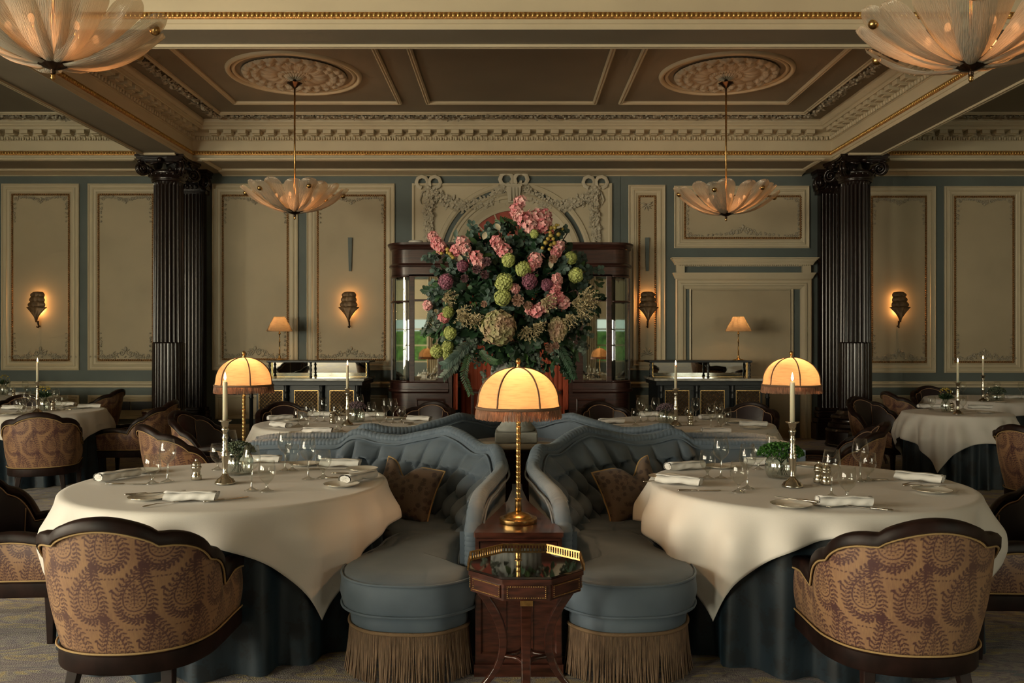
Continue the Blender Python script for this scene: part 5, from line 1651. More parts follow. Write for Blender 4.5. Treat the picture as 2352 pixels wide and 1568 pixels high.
for l in (dl, d2, d3): plight('dome_lamp_light', (l.location.x, l.location.y, l.location.z+.665*l.scale[0]), 11.0, (1.0,.55,.25), .035)

# ---- octagonal tables
def octagon(x, y, rz, label, s=1.0):
    t = thing('octagonal_side_table', label, 'table', (x, y, 0), rz, 'octagonal side tables')
    def oc(r, off=PI/8): return [(r*math.cos(off+PI/4*k), r*math.sin(off+PI/4*k)) for k in range(8)]
    m = MB(); m.prism(oc(.245), .585, .603); m.prism(oc(.232), .52, .585); link('frieze', m, MAHOG, t, bevel=.004)
    m = MB(); m.prism(oc(.243), .604, .612); link('glass_top', m, GLASSTOP, t)
    for k in range(8):
        a = PI/4*k; c = Vector((math.cos(a), math.sin(a), 0)); tn = Vector((-c.y, c.x, 0)); r = .232*math.cos(PI/8); w_ = .232*math.sin(PI/8)
        d_ = MB(); d_.obox(c*(r+.001)+Vector((0,0,.553)), tn, Vector((0,0,1)), c, w_*.86, .024, .004)
        dr = link('drawer_front', d_, MAHOG, t)
        b = MB()
        for i in range(23):
            for s_ in (-1, 1): b.sph(c*(r+.006)+tn*(-w_*.82+w_*1.64*i/22)+Vector((0,0,.553+s_*.021)), .0026, 5, 3)
        for i in range(1, 6):
            for s_ in (-1, 1): b.sph(c*(r+.006)+tn*(w_*.82*s_)+Vector((0,0,.532+.042*i/6)), .0026, 5, 3)
        link('bead_inlay', b, BRASS, dr)
    # pierced gallery on the five far sides
    m = MB()
    for k in range(-1, 6):
        a = PI/4*k+PI/4*0; c = Vector((math.cos(a), math.sin(a), 0))
        if k in (-1,): continue
        tn = Vector((-c.y, c.x, 0)); r = .247*math.cos(PI/8); w_ = .247*math.sin(PI/8)
        if k == 5: continue
        for zz, hh in ((.606,.003),(.628,.0035)): m.obox(c*r+Vector((0,0,zz)), tn, Vector((0,0,1)), c, w_, hh, .0025)
        for i in range(14): m.obox(c*r+tn*(-w_+2*w_*(i+.5)/14)+Vector((0,0,.617)), tn, Vector((0,0,1)), c, .0028, .011, .0018)
    link('pierced_gallery', m, BRASS, t)
    # sabre legs
    for k in range(4):
        a = PI/4*2*k + (-PI/2); c = Vector((math.cos(a), math.sin(a), 0)); tn = Vector((-c.y, c.x, 0))
        m = MB(); rows = []
        for i in range(15):
            v = i/14; z = .52*(1-v); r = .195-.105*math.sin(PI*min(1, v*1.12))**1.0 + (.06*max(0, (v-.55)/.45)**2)
            w_ = .021-.006*v; h_ = .020-.008*v
            p = c*r+Vector((0,0,z))
            for (q, w2) in ((-1,-1),(1,-1),(1,1),(-1,1)): rows.append(p+tn*w_*q+c*h_*w2)
        m.add(rows, [(i*4+j, i*4+(j+1) % 4, (i+1)*4+(j+1) % 4, (i+1)*4+j) for i in range(14) for j in range(4)]+[(0,1,2,3),(59,58,57,56)], False)
        lg = link('leg', m, MAHOG, t, bevel=.003)
        m = MB(); m.obox(c*.197+Vector((0,0,.512)), tn, Vector((0,0,1)), c, .024, .010, .024); link('brass_mount', m, BRASS, lg)
    m = MB()
    for k in range(4):
        a0 = -PI/2+PI/2*k; a1 = a0+PI/2
        p0 = Vector((math.cos(a0), math.sin(a0), 0))*.10; p1 = Vector((math.cos(a1), math.sin(a1), 0))*.10
        pts = [p0.lerp(p1, q/8)*(1-.35*math.sin(PI*q/8))+Vector((0,0,.235+.0*q)) for q in range(9)]
        m.tube(pts, .011, 6, flat=.8)
    link('stretcher', m, MAHOG, t)
    return t
GLASSTOP = mirror('smoked_glass_top', (.16,.19,.19), .03)
gm = bpy.data.materials.new('glass_over_wood'); tt_ = nt(gm)
_o = tt_.nodes.new('ShaderNodeOutputMaterial'); _p = tt_.nodes.new('ShaderNodeBsdfPrincipled'); tt_.links.new(_p.outputs[0], _o.inputs[0])
_p.inputs['Base Color'].default_value = (.018,.012,.010,1); _p.inputs['Roughness'].default_value = .04; _p.inputs['Specular IOR Level'].default_value = .9; _p.inputs['Coat Weight'].default_value = 1.0; _p.inputs['Coat Roughness'].default_value = .02
GLASSTOP = gm
octagon(.055, 3.40, 0, 'octagonal glass topped mahogany table with pierced brass gallery, in front of the console')
octagon(-4.62, 11.1, .3, 'octagonal side table half hidden behind the profile tub chair by the left column')
octagon(4.62, 10.75, .2, 'octagonal side table with a book box on top, before the right column')
m = MB(); m.box(-.15,.02,-.07,.08,0,.028); 
for k in range(6): m.sph((-.13+.025*k, -.072, .014), (.007,.004,.007), 6, 4)
tag(link('black_box', m, BLACK, loc=(4.56,10.72,.632), bevel=.003), 'flat black box with pale studs on the octagonal table before the right column', 'box')
m = MB(); m.box(0,.15,-.05,.07,0,.03)
tag(link('card_box', m, BOOKM, loc=(4.62,10.72,.632), bevel=.002), 'pale cream box next to the black box on the octagonal table', 'box')
m = MB(); m.lathe([(0,0),(.23,0),(.24,.02),(.24,.24),(.22,.27),(0,.275)], 36)
tag(link('round_pouffe', m, BLACK, loc=(4.88,11.60,0)), 'dark round pouffe on the floor beside the right column', 'pouffe')

# ---- pedestal table and stone urn
t = thing('pedestal_table', 'round table with cream marble top in the middle of the sofa island', 'table', (XC,6.05,0))
m = MB(); m.lathe([(0,.765),(.305,.765),(.315,.77),(.318,.782),(.312,.792),(0,.795)], 56); link('tabletop', m, MARBLEW, t)
m = MB(); m.lathe([(0,0),(.27,0),(.27,.06),(.24,.08),(.24,.72),(.28,.74),(.29,.765),(0,.765)], 40); link('drum_base', m, MAHOG, t)
t = thing('stone_urn', 'grey fluted stone urn on a square plinth, holding the huge bouquet', 'urn', (XC-.0,6.05,.795))
m = MB(); m.box(-.15,.15,-.15,.15,0,.075); link('plinth', m, STONE, t, bevel=.01)
m = MB(); m.lathe([(0,.075),(.135,.075),(.14,.09),(.13,.105),(.118,.115),(.10,.14),(.07,.20),(.055,.25),(.052,.28),(.07,.285),(.07,.30),(.05,.305),(.06,.32),(.11,.335),(.155,.37),(.175,.42),(.178,.50),(.165,.58),(.17,.66),(.20,.70),(.205,.715),(.19,.715),(.15,.66),(0,.62)], 96,
    wob=lambda a, z: 1+(.035*abs(math.sin(12*a)) if (.135 < z < .27 or .33 < z < .66) else 0)); link('urn_bowl', m, STONE, t)
# ================================================================== TABLEWARE
TZ = .757
def proto_wine():
    t = thing('wine_glass', 'x', 'glass', (0,0,0))
    m = MB(); m.lathe([(.004,.098),(.010,.103),(.026,.116),(.040,.137),(.0435,.155),(.041,.180),(.0365,.205),(.0325,.226),(.0318,.226)], 28); link('bowl', m, GLASS, t)
    m = MB(); m.lathe([(.036,0),(.0365,.002),(.025,.006),(.010,.012),(.005,.020),(.0042,.05),(.0042,.088),(.007,.099)], 20); link('stem', m, STEMGL, t); return t
def proto_goblet():
    t = thing('water_goblet', 'x', 'glass', (0,0,0))
    m = MB(); m.lathe([(.005,.036),(.014,.044),(.032,.062),(.0425,.085),(.0435,.100),(.040,.125),(.0365,.152),(.0358,.152)], 28); link('bowl', m, GLASS, t)
    m = MB(); m.lathe([(.035,0),(.0355,.002),(.024,.006),(.010,.014),(.006,.022),(.006,.032),(.010,.038)], 20); link('stem', m, STEMGL, t); return t
def proto_plate():
    t = thing('side_plate', 'x', 'plate', (0,0,0))
    m = MB(); m.lathe([(0,.002),(.055,.002),(.062,.004),(.090,.013),(.092,.0145),(.090,.0155),(.063,.0085),(.056,.006),(0,.0055)], 40); link('plate_body', m, PORC, t, auto=25)
    m = MB(); m.lathe([(.0905,.0158),(.0928,.0160),(.0928,.0145)], 40); link('gilt_rim', m, SILVER, t); return t
def proto_knife():
    t = thing('table_knife', 'x', 'knife', (0,0,0))
    m = MB(); m.add([(-.004,0,0),(.004,0,0),(.010,.05,0),(.010,.11,0),(.002,.125,0),(-.005,.12,0),(-.004,0,.0025),(.004,0,.0025),(.010,.05,.002),(.010,.11,.002),(.002,.125,.002),(-.005,.12,.0025)],
        [(5,4,3,2,1,0),(6,7,8,9,10,11)]+[(i,(i+1)%6,6+(i+1)%6,6+i) for i in range(6)], False); link('blade', m, STEEL, t)
    m = MB(); m.tube([(0,-.098,.005),(0,-.09,.005),(0,-.05,.005),(0,-.004,.004),(0,.004,.003)], [.004,.0085,.007,.0065,.004], 8, flat=.6); link('handle', m, STEEL, t); return t
def proto_fork():
    t = thing('table_fork', 'x', 'fork', (0,0,0))
    m = MB(); m.tube([(0,-.10,.004),(0,-.09,.004),(0,-.03,.008),(0,.03,.004),(0,.05,.006)], [.003,.0075,.0035,.003,.006], 8, flat=.5); link('handle', m, STEEL, t)
    m = MB()
    for k in range(4):
        x = -.0085+.0057*k; m.tube([(x*.7,.045,.005),(x,.06,.004),(x,.09,.008),(x,.10,.011)], [.0022,.0017,.0014,.0006], 5)
    link('tines', m, STEEL, t); return t
def proto_napkin():
    t = thing('linen_napkin', 'x', 'napkin', (0,0,0))
    m = MB(); n = 22; L = .118; pts = []
    # a folded roll, a little flattened
    def fn(i, j):
        a = 2*PI*i/n; x = -L+2*L*j/18
        w_ = 1+.05*math.sin(5*x*20+a*2); r1 = .042*w_; r2 = .020*(1+.16*math.sin(x*45+a))
        y = r1*math.cos(a)*(abs(math.cos(a))**-.25 if abs(math.cos(a)) > .1 else 1.6); z = .024+r2*math.sin(a)*(abs(math.sin(a))**-.2 if abs(math.sin(a)) > .1 else 1.3)
        return (x+.006*math.sin(a), y*.98, max(.0, z+.0015*math.sin(30*x)))
    m.grid(fn, n, 19, closeu=True)
    for x, s_ in ((-L,1),(L,-1)):
        for k in range(3):
            q = .9-.27*k
            m.add([(x+s_*.002*k+.004*s_*(i%2), .038*q*math.cos(2*PI*i/20), .024+.021*q*math.sin(2*PI*i/20)) for i in range(20)] + [(x+s_*.012, 0, .024)], [(i, (i+1)%20, 20) for i in range(20)], True)
    link('rolled_cloth', m, NAPK, t, auto=60)
    m = MB(); m.grid(lambda i, j: (-L*.98+2*L*.98*j/12, -.036+.042*i/6, .0495-.0012*(i-3)**2*.35+.0015*math.sin(j)), 7, 13); link('fold_flap', m, NAPK, t, solid=.002)
    return t
def proto_mill():
    t = thing('silver_mill', 'x', 'pepper mill', (0,0,0))
    m = MB(); m.lathe([(0,0),(.027,0),(.029,.006),(.027,.016),(.028,.022),(.022,.032),(.020,.048),(.026,.062),(.028,.068),(.024,.074)], 24); link('mill_body', m, SILVER, t)
    m = MB(); m.lathe([(.024,.074),(.026,.080),(.022,.092),(.010,.100),(.006,.103),(.009,.108),(.006,.114),(0,.115)], 24); link('mill_cap', m, SILVER, t); return t
def proto_stick():
    t = thing('candlestick', 'x', 'candlestick', (0,0,0))
    m = MB(); m.lathe([(0,0),(.052,0),(.054,.005),(.050,.012),(.046,.014),(.044,.022),(.026,.034),(.017,.044),(.014,.052),(.0,.052)], 32); link('foot', m, SILVER, t)
    m = MB(); m.lathe([(.013,.05),(.015,.056),(.012,.062),(.014,.09),(.0195,.140),(.0215,.150),(.018,.158),(.021,.166),(.013,.174),(.018,.184),(.012,.192),(.017,.202),(.012,.210),(.016,.220),(.012,.228),(.018,.240),(.012,.252),(.0135,.272),(.020,.285),(.016,.292),(.013,.300)], 24); link('stem', m, SILVER, t)
    m = MB(); m.lathe([(.013,.298),(.018,.305),(.020,.322),(.034,.330),(.0345,.333),(.018,.331),(.016,.325),(0,.325)], 28); link('drip_cup', m, SILVER, t); return t
def proto_candle():
    t = thing('lit_candle', 'x', 'candle', (0,0,0))
    m = MB(); m.lathe([(0,0),(.0125,0),(.0118,.205),(.0105,.213),(.008,.214),(0,.211)], 20); link('candle_wax', m, WAX, t)
    m = MB(); m.tube([(0,0,.21),(.001,0,.218),(.0,0,.224)], .0011, 5); link('wick', m, BLACK, t)
    m = MB(); m.lathe([(0,.217),(.0045,.222),(.0065,.231),(.0052,.241),(.0025,.252),(0,.262)], 12); link('flame', m, FLAME, t); return t
PR = dict(wine=proto_wine(), goblet=proto_goblet(), plate=proto_plate(), knife=proto_knife(), fork=proto_fork(), napkin=proto_napkin(), mill=proto_mill(), stick=proto_stick(), candle=proto_candle())
PN = dict(wine='wine glass', goblet='low water goblet', plate='cream side plate', knife='silver knife', fork='silver fork', napkin='rolled white napkin', mill='small silver mill', stick='silver candlestick', candle='lit ivory candle')
GRP = dict(wine='tall wine glasses', goblet='low water goblets', plate='cream side plates', knife='table knives', fork='table forks', napkin='rolled white napkins', mill='silver mills', stick='silver candlesticks', candle='lit candles')
first = {k: True for k in PR}
def put(kind, x, y, z, rz=0, label='', s=1.0):
    o = PR[kind] if first[kind] else dup(PR[kind]); first[kind] = False
    o.location = (x, y, z); o.rotation_euler = (0,0,rz); o.scale = (s,)*3; o['label'] = label; o['group'] = GRP[kind]
    return o
ORD = ['first','second','third','fourth','fifth','sixth','seventh','eighth']
def lay(tname, items):
    """items: kind -> list of (px, py, angle) where the piece stands on the cloth; labels count along the table"""
    for kind, lst in items.items():
        order = sorted(range(len(lst)), key=lambda i: lst[i][0])
        for n_, i in enumerate(order):
            q = lst[i]; x, y = at(q[0], q[1], TZ); rz = D_(q[2]) if len(q) > 2 else 0
            z = TZ + (q[3] if len(q) > 3 else 0)
            if len(lst) == 1: lb = f'{PN[kind]} on the {tname}'
            elif n_ == len(lst)-1: lb = f'rightmost {PN[kind]} on the {tname}'
            elif n_ == 0: lb = f'leftmost {PN[kind]} on the {tname}'
            else: lb = f'{ORD[n_]} {PN[kind]} from the left on the {tname}'
            put(kind, x, y, z, rz, lb)
            if kind == 'stick':
                put('candle', x, y, z+.326, 0, f'lit ivory candle in the candlestick on the {tname}')
                plight('candle_light', (x, y, z+.326+.245), .55, (1.0,.50,.18), .008)
lay('near left table', dict(
    stick=[(517,1110)], mill=[(451,1101)],
    wine=[(385,1106),(578,1126),(655,1080),(708,1100),(528,1076)],
    goblet=[(350,1110),(613,1128),(671,1080),(743,1097),(500,1078)],
    plate=[(341,1146),(330,1084),(700,1068),(785,1116),(832,1080)],
    napkin=[(440,1150,2),(271,1100,60),(782,1071,-5),(824,1104,62),(600,1062,0)],
    knife=[(514,1148,-48),(337,1142,-60,.017),(285,1112,-86),(745,1078,-80),(788,1106,-88,.017),(800,1088,-92)],
    fork=[(375,1158,-40),(411,1138,8),(820,1098,-80)]))
lay('table with the bowl of herbs', dict(
    stick=[(1820,1117)], mill=[(1881,1108),(1897,1112)],
    wine=[(1656,1098),(1717,1122),(1775,1085),(1910,1140),(1976,1104)],
    goblet=[(1625,1098),(1697,1130),(1742,1078),(1946,1146),(1994,1104)],
    plate=[(1818,1163),(1655,1074),(1528,1098),(1862,1070),(2142,1130)],
    napkin=[(1938,1162,-3),(1573,1078,22),(1560,1112,-30),(2112,1105,-42),(1757,1068,0)],
    knife=[(1600,1127,-86),(2000,1168,50),(1835,1157,42,.017),(1560,1096,-98),(2040,1103,-88),(2118,1124,-88,.017)],
    fork=[(1868,1158,32),(1520,1107,-90),(2100,1110,-60)]))
lay('table behind the left sofa', dict(
    stick=[(798,976)], mill=[(763,972)],
    wine=[(709,983),(744,968),(773,988),(853,982),(887,970),(903,971),(826,957)],
    goblet=[(685,977),(727,968),(784,991),(872,980),(922,970),(698,988)],
    plate=[(668,966),(800,953),(960,978),(905,962),(690,996)],
    napkin=[(643,964,35),(645,981,-40),(730,994,0),(735,956,0),(857,957,5),(963,966,-20)],
    knife=[(775,996,-40),(950,972,-80)], fork=[(805,1000,60)]))
lay('table behind the right sofa', dict(
    stick=[(1552,977)], mill=[(1586,977)],
    wine=[(1472,968),(1506,968),(1598,969),(1633,986),(1650,980)],
    goblet=[(1460,976),(1488,967),(1547,989),(1583,972),(1656,985),(1669,977)],
    plate=[(1412,970),(1584,994),(1686,970),(1725,984),(1500,955)],
    napkin=[(1404,972,10),(1495,956,0),(1632,962,20),(1644,995,0),(1730,979,-10)],
    knife=[(1402,977,-90),(1670,998,50)], fork=[(1590,991,60)]))
lay('table with yellow flowers', dict(
    stick=[(86,948)], mill=[(121,943)],
    wine=[(60,948),(74,945),(113,941),(128,938)],
    goblet=[(42,947),(50,950),(133,942),(147,938)],
    plate=[(20,952),(140,934),(178,938)], napkin=[(205,937,20),(32,940,0),(150,932,0)],
    knife=[(165,941,-85)]))
lay('small table with pointed cloth', dict(
    stick=[(2200,951)], mill=[(2186,946)], goblet=[(2140,941),(2212,940)],
    plate=[(2262,948)], napkin=[(2133,937,0),(2251,939,-20)]))
lay('far table at the right edge', dict(
    stick=[(2258,921)], mill=[(2268,921)], wine=[(2212,915),(2274,919),(2290,914),(2346,916)], goblet=[(2190,917)],
    napkin=[(2330,915,0)], plate=[(2300,925)]))
lay('far table at the left end', dict(
    wine=[(58,910),(16,909)], goblet=[(27,911),(64,912)], mill=[(31,910)], napkin=[(42,908,0)]))

# ---- vases and their flowers
GREENS = [pm('leaf_dark_green', (.018,.050,.022), .5, var=.5, vscale=9), pm('leaf_eucalyptus', (.055,.095,.075), .6, var=.4, vscale=9), pm('leaf_mid_green', (.035,.080,.028), .5, var=.5, vscale=9), pm('leaf_silver_edged', (.085,.115,.085), .6, var=.6, vscale=30)]
BRG = pm('leaf_fresh_green', (.07,.15,.04), .5, var=.5, vscale=12)
HERB = pm('bright_parsley', (.045,.15,.02), .5, var=.5, vscale=40)
YEL = pm('yellow_freesia', (.55,.42,.08), .6, var=.3, vscale=20)
MAUVED = pm('dried_mauve', (.16,.11,.13), .8, var=.4, vscale=60)
DRYG = pm('dusty_green', (.10,.13,.08), .8, var=.5, vscale=60)
def vase(x, y, r, h, nm, label, fl_label, kind, seed):
    t = thing('ribbed_glass_vase', label, 'vase', (x, y, TZ), 0, 'ribbed glass vases')
    m = MB(); m.lathe([(0,.003),(r*.75,.003),(r*.82,.0),(r*.95,h*.15),(r,h*.35),(r,h*.65),(r*.88,h*.85),(r*.72,h*.93),(r*.78,h),(r*.76,h)], 64, wob=lambda a, z: 1+.035*math.cos(20*a)); link('vase_body', m, RIBGL, t)
    m = MB(); m.lathe([(0,h*.5),(r*.93,h*.5)], 32); link('water_surface', m, RIBGL, t)
    t2 = thing('flower_posy', fl_label, 'flowers', (x, y, TZ+h*.1)); rnd = random.Random(seed)
    m = MB()
    for k in range(9):
        a = rnd.uniform(0, 6.28); q = r*.5*rnd.random(); m.tube([(q*math.cos(a+2), q*math.sin(a+2), .0), (.3*q*math.cos(a), .3*q*math.sin(a), h*.6), (r*.8*math.cos(a), r*.8*math.sin(a), h*1.05)], .0022, 5)
    link('stems', m, GREENS[2], t2); 
    m = MB(); R_ = r*1.25
    if kind == 'herb':
        for k in range(520):
            v = rv(rnd); v.z = abs(v.z)*.85-.15; p = Vector((v.x*R_*1.15, v.y*R_*1.15, h*.98+max(-.02, v.z*R_*.72)))
            for q in range(2): leafm(m, p*1, v+rv(rnd)*.7, rv(rnd), .014, .006)
            if k % 2: m.sph(p, .006, 5, 3)
        link('herb_leaves', m, HERB, t2)
    elif kind == 'yellow':
        for k in range(90):
            v = rv(rnd); v.z = abs(v.z)+.5; v.normalize(); p = Vector((v.x*R_*.5, v.y*R_*.5, h*.95)); leafm(m, p, v, rv(rnd), .075, .006, .3)
        link('leaves', m, GREENS[2], t2); m = MB()
        for k in range(26):
            v = rv(rnd); v.z = abs(v.z)+.35; p = Vector((v.x*R_*1.0, v.y*R_*1.0, h+.04+v.z*R_*.9))
            for q in range(5): leafm(m, p, Vector((math.cos(q*1.26), math.sin(q*1.26), 1.2)), (0,0,1), .016, .006, -.1)
        link('yellow_blooms', m, YEL, t2)
    else:
        c = MAUVED if kind == 'mauve' else DRYG
        for k in range(420):
            v = rv(rnd); v.z = abs(v.z); p = Vector((v.x*R_*.95, v.y*R_*.95, h*.88+v.z*R_*.62)); q = rnd.uniform(.88,1)
            p = Vector((p.x*q, p.y*q, p.z)); m.sph(p, rnd.uniform(.003,.007), 5, 3)
            if k % 3 == 0: leafm(m, p*.96, v+rv(rnd)*.5, rv(rnd), .016, .005)
        link('blossom_head', m, c, t2)
        m = MB()
        for k in range(24):
            a = rnd.uniform(0, 6.28); leafm(m, (r*.5*math.cos(a), r*.5*math.sin(a), h*.95), (math.cos(a), math.sin(a), .5), (0,0,1), .04, .013, .4)
        link('leaves', m, GREENS[0], t2)
x, y = at(548,1088,TZ); vase(x, y, .077, .125, 'v', 'ribbed clear vase on the near left table behind the candlestick', 'dusty green dried flowers in the vase on the near left table', 'dry', 1)
x, y = at(1793,1096,TZ); vase(x, y, .080, .125, 'v', 'ribbed round bowl vase holding the green herbs', 'bright green bunch of curly herbs in the round vase', 'herb', 2)
x, y = at(818,968,TZ); vase(x, y, .080, .13, 'v', 'ribbed vase on the table behind the left sofa', 'mauve and green hydrangea in the vase behind the left sofa', 'mauve', 3)
x, y = at(1531,972,TZ); vase(x, y, .080, .125, 'v', 'ribbed vase on the table behind the right sofa', 'pale mauve hydrangea dome in the vase behind the right sofa', 'mauve', 4)
x, y = at(101,943,TZ); vase(x, y, .050, .14, 'v', 'slim glass vase with yellow flowers beside the candlestick', 'yellow freesias with green leaves on the table beside the left column', 'yellow', 5)
x, y = at(2172,946,TZ); vase(x, y, .045, .13, 'v', 'slim glass vase on the small table with the pointed cloth', 'pale yellow freesias on the small table with the pointed cloth', 'yellow', 6)
x, y = at(2290,921,TZ); vase(x, y, .085, .12, 'v', 'round glass vase on the far table at the right edge', 'dim dried flowers on the far table at the right edge', 'dry', 7)
x, y = at(9,906,TZ); vase(x, y, .055, .14, 'v', 'slim glass vase on the far table at the left end', 'yellow freesias on the far table at the left end', 'yellow', 8)

# ================================================================== THE HUGE BOUQUET
bt = thing('flower_arrangement', 'huge bouquet of pink, lime and mauve blooms with dark foliage in the stone urn', 'flower arrangement', (XC, 6.05, 1.46))
PINK = pm('pink_azalea', (.60,.15,.18), .6, var=.35, vscale=30, col2=(.78,.42,.40)); PINKL = pm('pale_pink_azalea', (.66,.24,.25), .6, var=.35, vscale=30, col2=(.82,.55,.50)); LIME = pm('lime_snowball', (.40,.44,.13), .65, var=.3, vscale=20)
MAUVE = pm('mauve_hydrangea', (.27,.09,.14), .65, var=.4, vscale=25); ANT = pm('antique_hydrangea', (.33,.34,.15), .65, col2=(.42,.24,.17), var=.5, vscale=8)
ROSE = pm('dusky_rose', (.24,.13,.085), .6, var=.2, vscale=20); DARKR = pm('dark_brown_rose', (.085,.035,.04), .6, var=.3); ASTB = pm('cream_astilbe', (.42,.34,.19), .7, var=.3, vscale=30)
BERRY = pm('olive_crab_apple', (.33,.24,.05), .35, var=.3, vscale=10); STEM = pm('twig', (.05,.035,.02), .8); IVORY = pm('ivory_petals', (.60,.53,.38), .6)
def BP(px, py, D):
    """a point of the bouquet in its own frame"""
    return Vector(((px-1176)/FPX*D-XC, D-6.05, CAMZ+(790-py)/FPX*D-1.46))
def zc(p): return (960+p[0]/3.409, 440+p[1]/3.409)
CEN = (1180, 690); 
def depth(px, py, extra=0):
    u = (px-CEN[0])/225; v = (py-CEN[1])/(240 if py < CEN[1] else 215); q = min(.98, u*u+v*v)
    return 6.05 - .40*math.sqrt(1-q) - extra
def florets(m, r, n, pr, rnd, npet=5, jit=0.0):
    for k in range(n):
        th = math.acos(1-2*(k+.5)/n); ph = k*2.39996
        v = Vector((math.sin(th)*math.cos(ph), math.sin(th)*math.sin(ph), math.cos(th)))
        if v.y > .45: continue
        p = v*r*rnd.uniform(.82, 1.02)*(1+rnd.uniform(-jit, jit)); a = v.orthogonal().normalized(); b = v.cross(a)
        o = rnd.uniform(0, 6.28)
        for q in range(npet):
            an = o+2*PI*q/npet; dd = (a*math.cos(an)+b*math.sin(an)+v*(.35+.5*rnd.random())); leafm(m, p, dd, v, pr*rnd.uniform(.8,1.1), pr*.36, .15)
def head(nm, lab, zp, rpx, mat, n, pr, seed, npet=5, ex=.03, sq=1.0, core=.72, jit=.0):
    rnd = random.Random(seed); px, py = zc(zp); D = depth(px, py, ex); r = rpx/3.409*D/FPX
    m = MB()
    florets(m, r, n, pr, rnd, npet, jit=jit)
    m.sph((0,0,0), r*core, 8, 6)
    o = link(nm, m, mat, bt, loc=BP(px, py, D)); o.scale = (1, .8, sq)
    o.rotation_euler = (0, 0, rnd.uniform(-.6,.6))
    if lab: o['label'] = lab
i = 0
for (a, b, r) in [(803,82,40),(765,150,42),(782,190,30),(850,225,58),(925,205,62),(985,195,50),(880,270,50),(965,270,50),(1000,240,40),(150,400,40),(120,350,30),(178,440,34),(350,410,52),(300,460,36),(375,450,34),(455,520,48),(480,560,36),(615,395,34),(640,430,36),(675,470,50),(925,535,50),(890,580,34),(1088,690,36),(1070,760,38),(1045,860,44),(1105,830,34),(1142,865,38),(930,930,50),(975,905,34),(880,925,28),(1105,430,32),(1078,480,28),(76,890,26),(205,985,30),(760,760,26)]:
    i += 1; head('pink_blossom', None, (a,b), r*.95, (PINK, PINKL)[i % 2], 26, .027, i, ex=.05, core=.45, jit=.28)
for (a, b, r) in [(708,535,50),(825,605,58),(675,712,72),(662,828,62),(1195,520,46),(1235,655,56),(235,942,42),(250,1106,48),(148,1250,50),(233,1215,42),(243,1278,46),(912,332,26)]:
    i += 1; head('lime_snowball_flower', None, (a,b), r, LIME, 110, .0155, i, ex=.06)
for (a, b, r) in [(218,703,60),(875,700,62),(350,582,42),(1010,730,45)]:
    i += 1; head('mauve_hydrangea_head', None, (a,b), r, MAUVE, 120, .014, i, 4, ex=.05)
head('antique_hydrangea_head', 'large green and pink hydrangea head at the front', (630,1065), 122, ANT, 120, .042, 77, 4, ex=.09)
head('antique_hydrangea_head', 'dim green hydrangea head low on the right side', (1092,1080), 62, ANT, 50, .034, 78, 4, ex=.03, sq=1.3)
def rose_head(zp, rpx, mat, seed):
    px, py = zc(zp); D = depth(px, py, .07); r = rpx/3.409*D/FPX; m = MB(); rnd = random.Random(seed)
    for ring, (n, rr, up) in enumerate(((7,1.0,.25),(6,.78,.55),(5,.55,.85),(3,.30,1.05))):
        for k in range(n):
            a = 2*PI*k/n+ring*.6
            vs = []
            for j in range(4):
                for q in range(5):
                    u = -1+q*.5; v = j/3; an = a+u*.55*PI/n*2.2*.6
                    rad = r*rr*(.45+.55*v); vs.append((rad*math.cos(an), -r*(.2+up*.5*v)+.0, rad*math.sin(an)))
            m.add(vs, [(j*5+q, j*5+q+1, (j+1)*5+q+1, (j+1)*5+q) for j in range(3) for q in range(4)], True)
    m.sph((0, r*.05, 0), (r*.75, r*.35, r*.75), 10, 6)
    link('rose_head', m, mat, bt, loc=BP(px, py, D)).rotation_euler = (rnd.uniform(-.3,.3), rnd.uniform(-1,1), rnd.uniform(-.4,.4))
for k, (a, b, r, m_) in enumerate([(785,850,50,ROSE),(1025,1225,40,ROSE),(1085,1205,32,ROSE),(860,892,36,ROSE),(540,550,38,DARKR),(522,650,36,DARKR),(460,608,36,DARKR),(365,680,34,DARKR),(1060,530,36,ROSE),(520,880,28,ROSE)]): rose_head((a,b), r, m_, k)
def astilbe(zp, ang, L, seed, n=6, fan=.9):
    px, py = zc(zp); D = depth(px, py, .08); m = MB(); rnd = random.Random(seed)
    for s_ in range(n):
        a0 = ang + fan*(s_/(n-1)-.5)*1.6; Ls = L*rnd.uniform(.7,1.0)
        dv = Vector((math.cos(a0), -.25*rnd.random(), math.sin(a0)))
        m.tube([(0,0,0), dv*Ls*.5, dv*Ls], [.002,.0015,.001], 4, cap=False)
        for k in range(26):
            t_ = k/26; p = dv*Ls*(.2+.8*t_); leafm(m, p, rv(rnd)+dv*.7, rv(rnd), .022*(1.2-t_*.7), .0035)
    link('astilbe_plume', m, ASTB, bt, loc=BP(px, py, D))
for k, (p, an, L) in enumerate([((300,930),-.4,.13),((420,960),-.9,.13),((370,940),-1.6,.11),((190,840),.1,.12),((850,1050),-1.5,.13),((900,1035),-.6,.10),((1200,870),.0,.19),((1240,900),-.5,.16),((1280,850),.3,.14),((1160,960),-.9,.12),((960,850),-.3,.12)]): astilbe(p, an, L, k)
def berries(pts, seed):
    for k, (a, b, r) in enumerate(pts):
        px, py = zc((a, b)); D = depth(px, py, .06+.01*(k % 3)); m = MB(); rr_ = r/3.409*D/FPX; m.sph((0,0,0), (rr_,rr_,rr_*.94), 12, 8); m.sph((0,-rr_*.6,-rr_*.75), rr_*.16, 6, 4)
        link('crab_apple', m, BERRY, bt, loc=BP(px, py, D))
berries([(1040,285,20),(1085,262,14),(1072,282,16),(1100,335,20),(1018,370,17),(1060,370,15),(1040,345,20),(1068,403,19),(1000,400,19),(1040,415,16),(1130,292,14),(1030,450,15),(975,440,15),(1035,318,15),(1100,262,10)], 1)
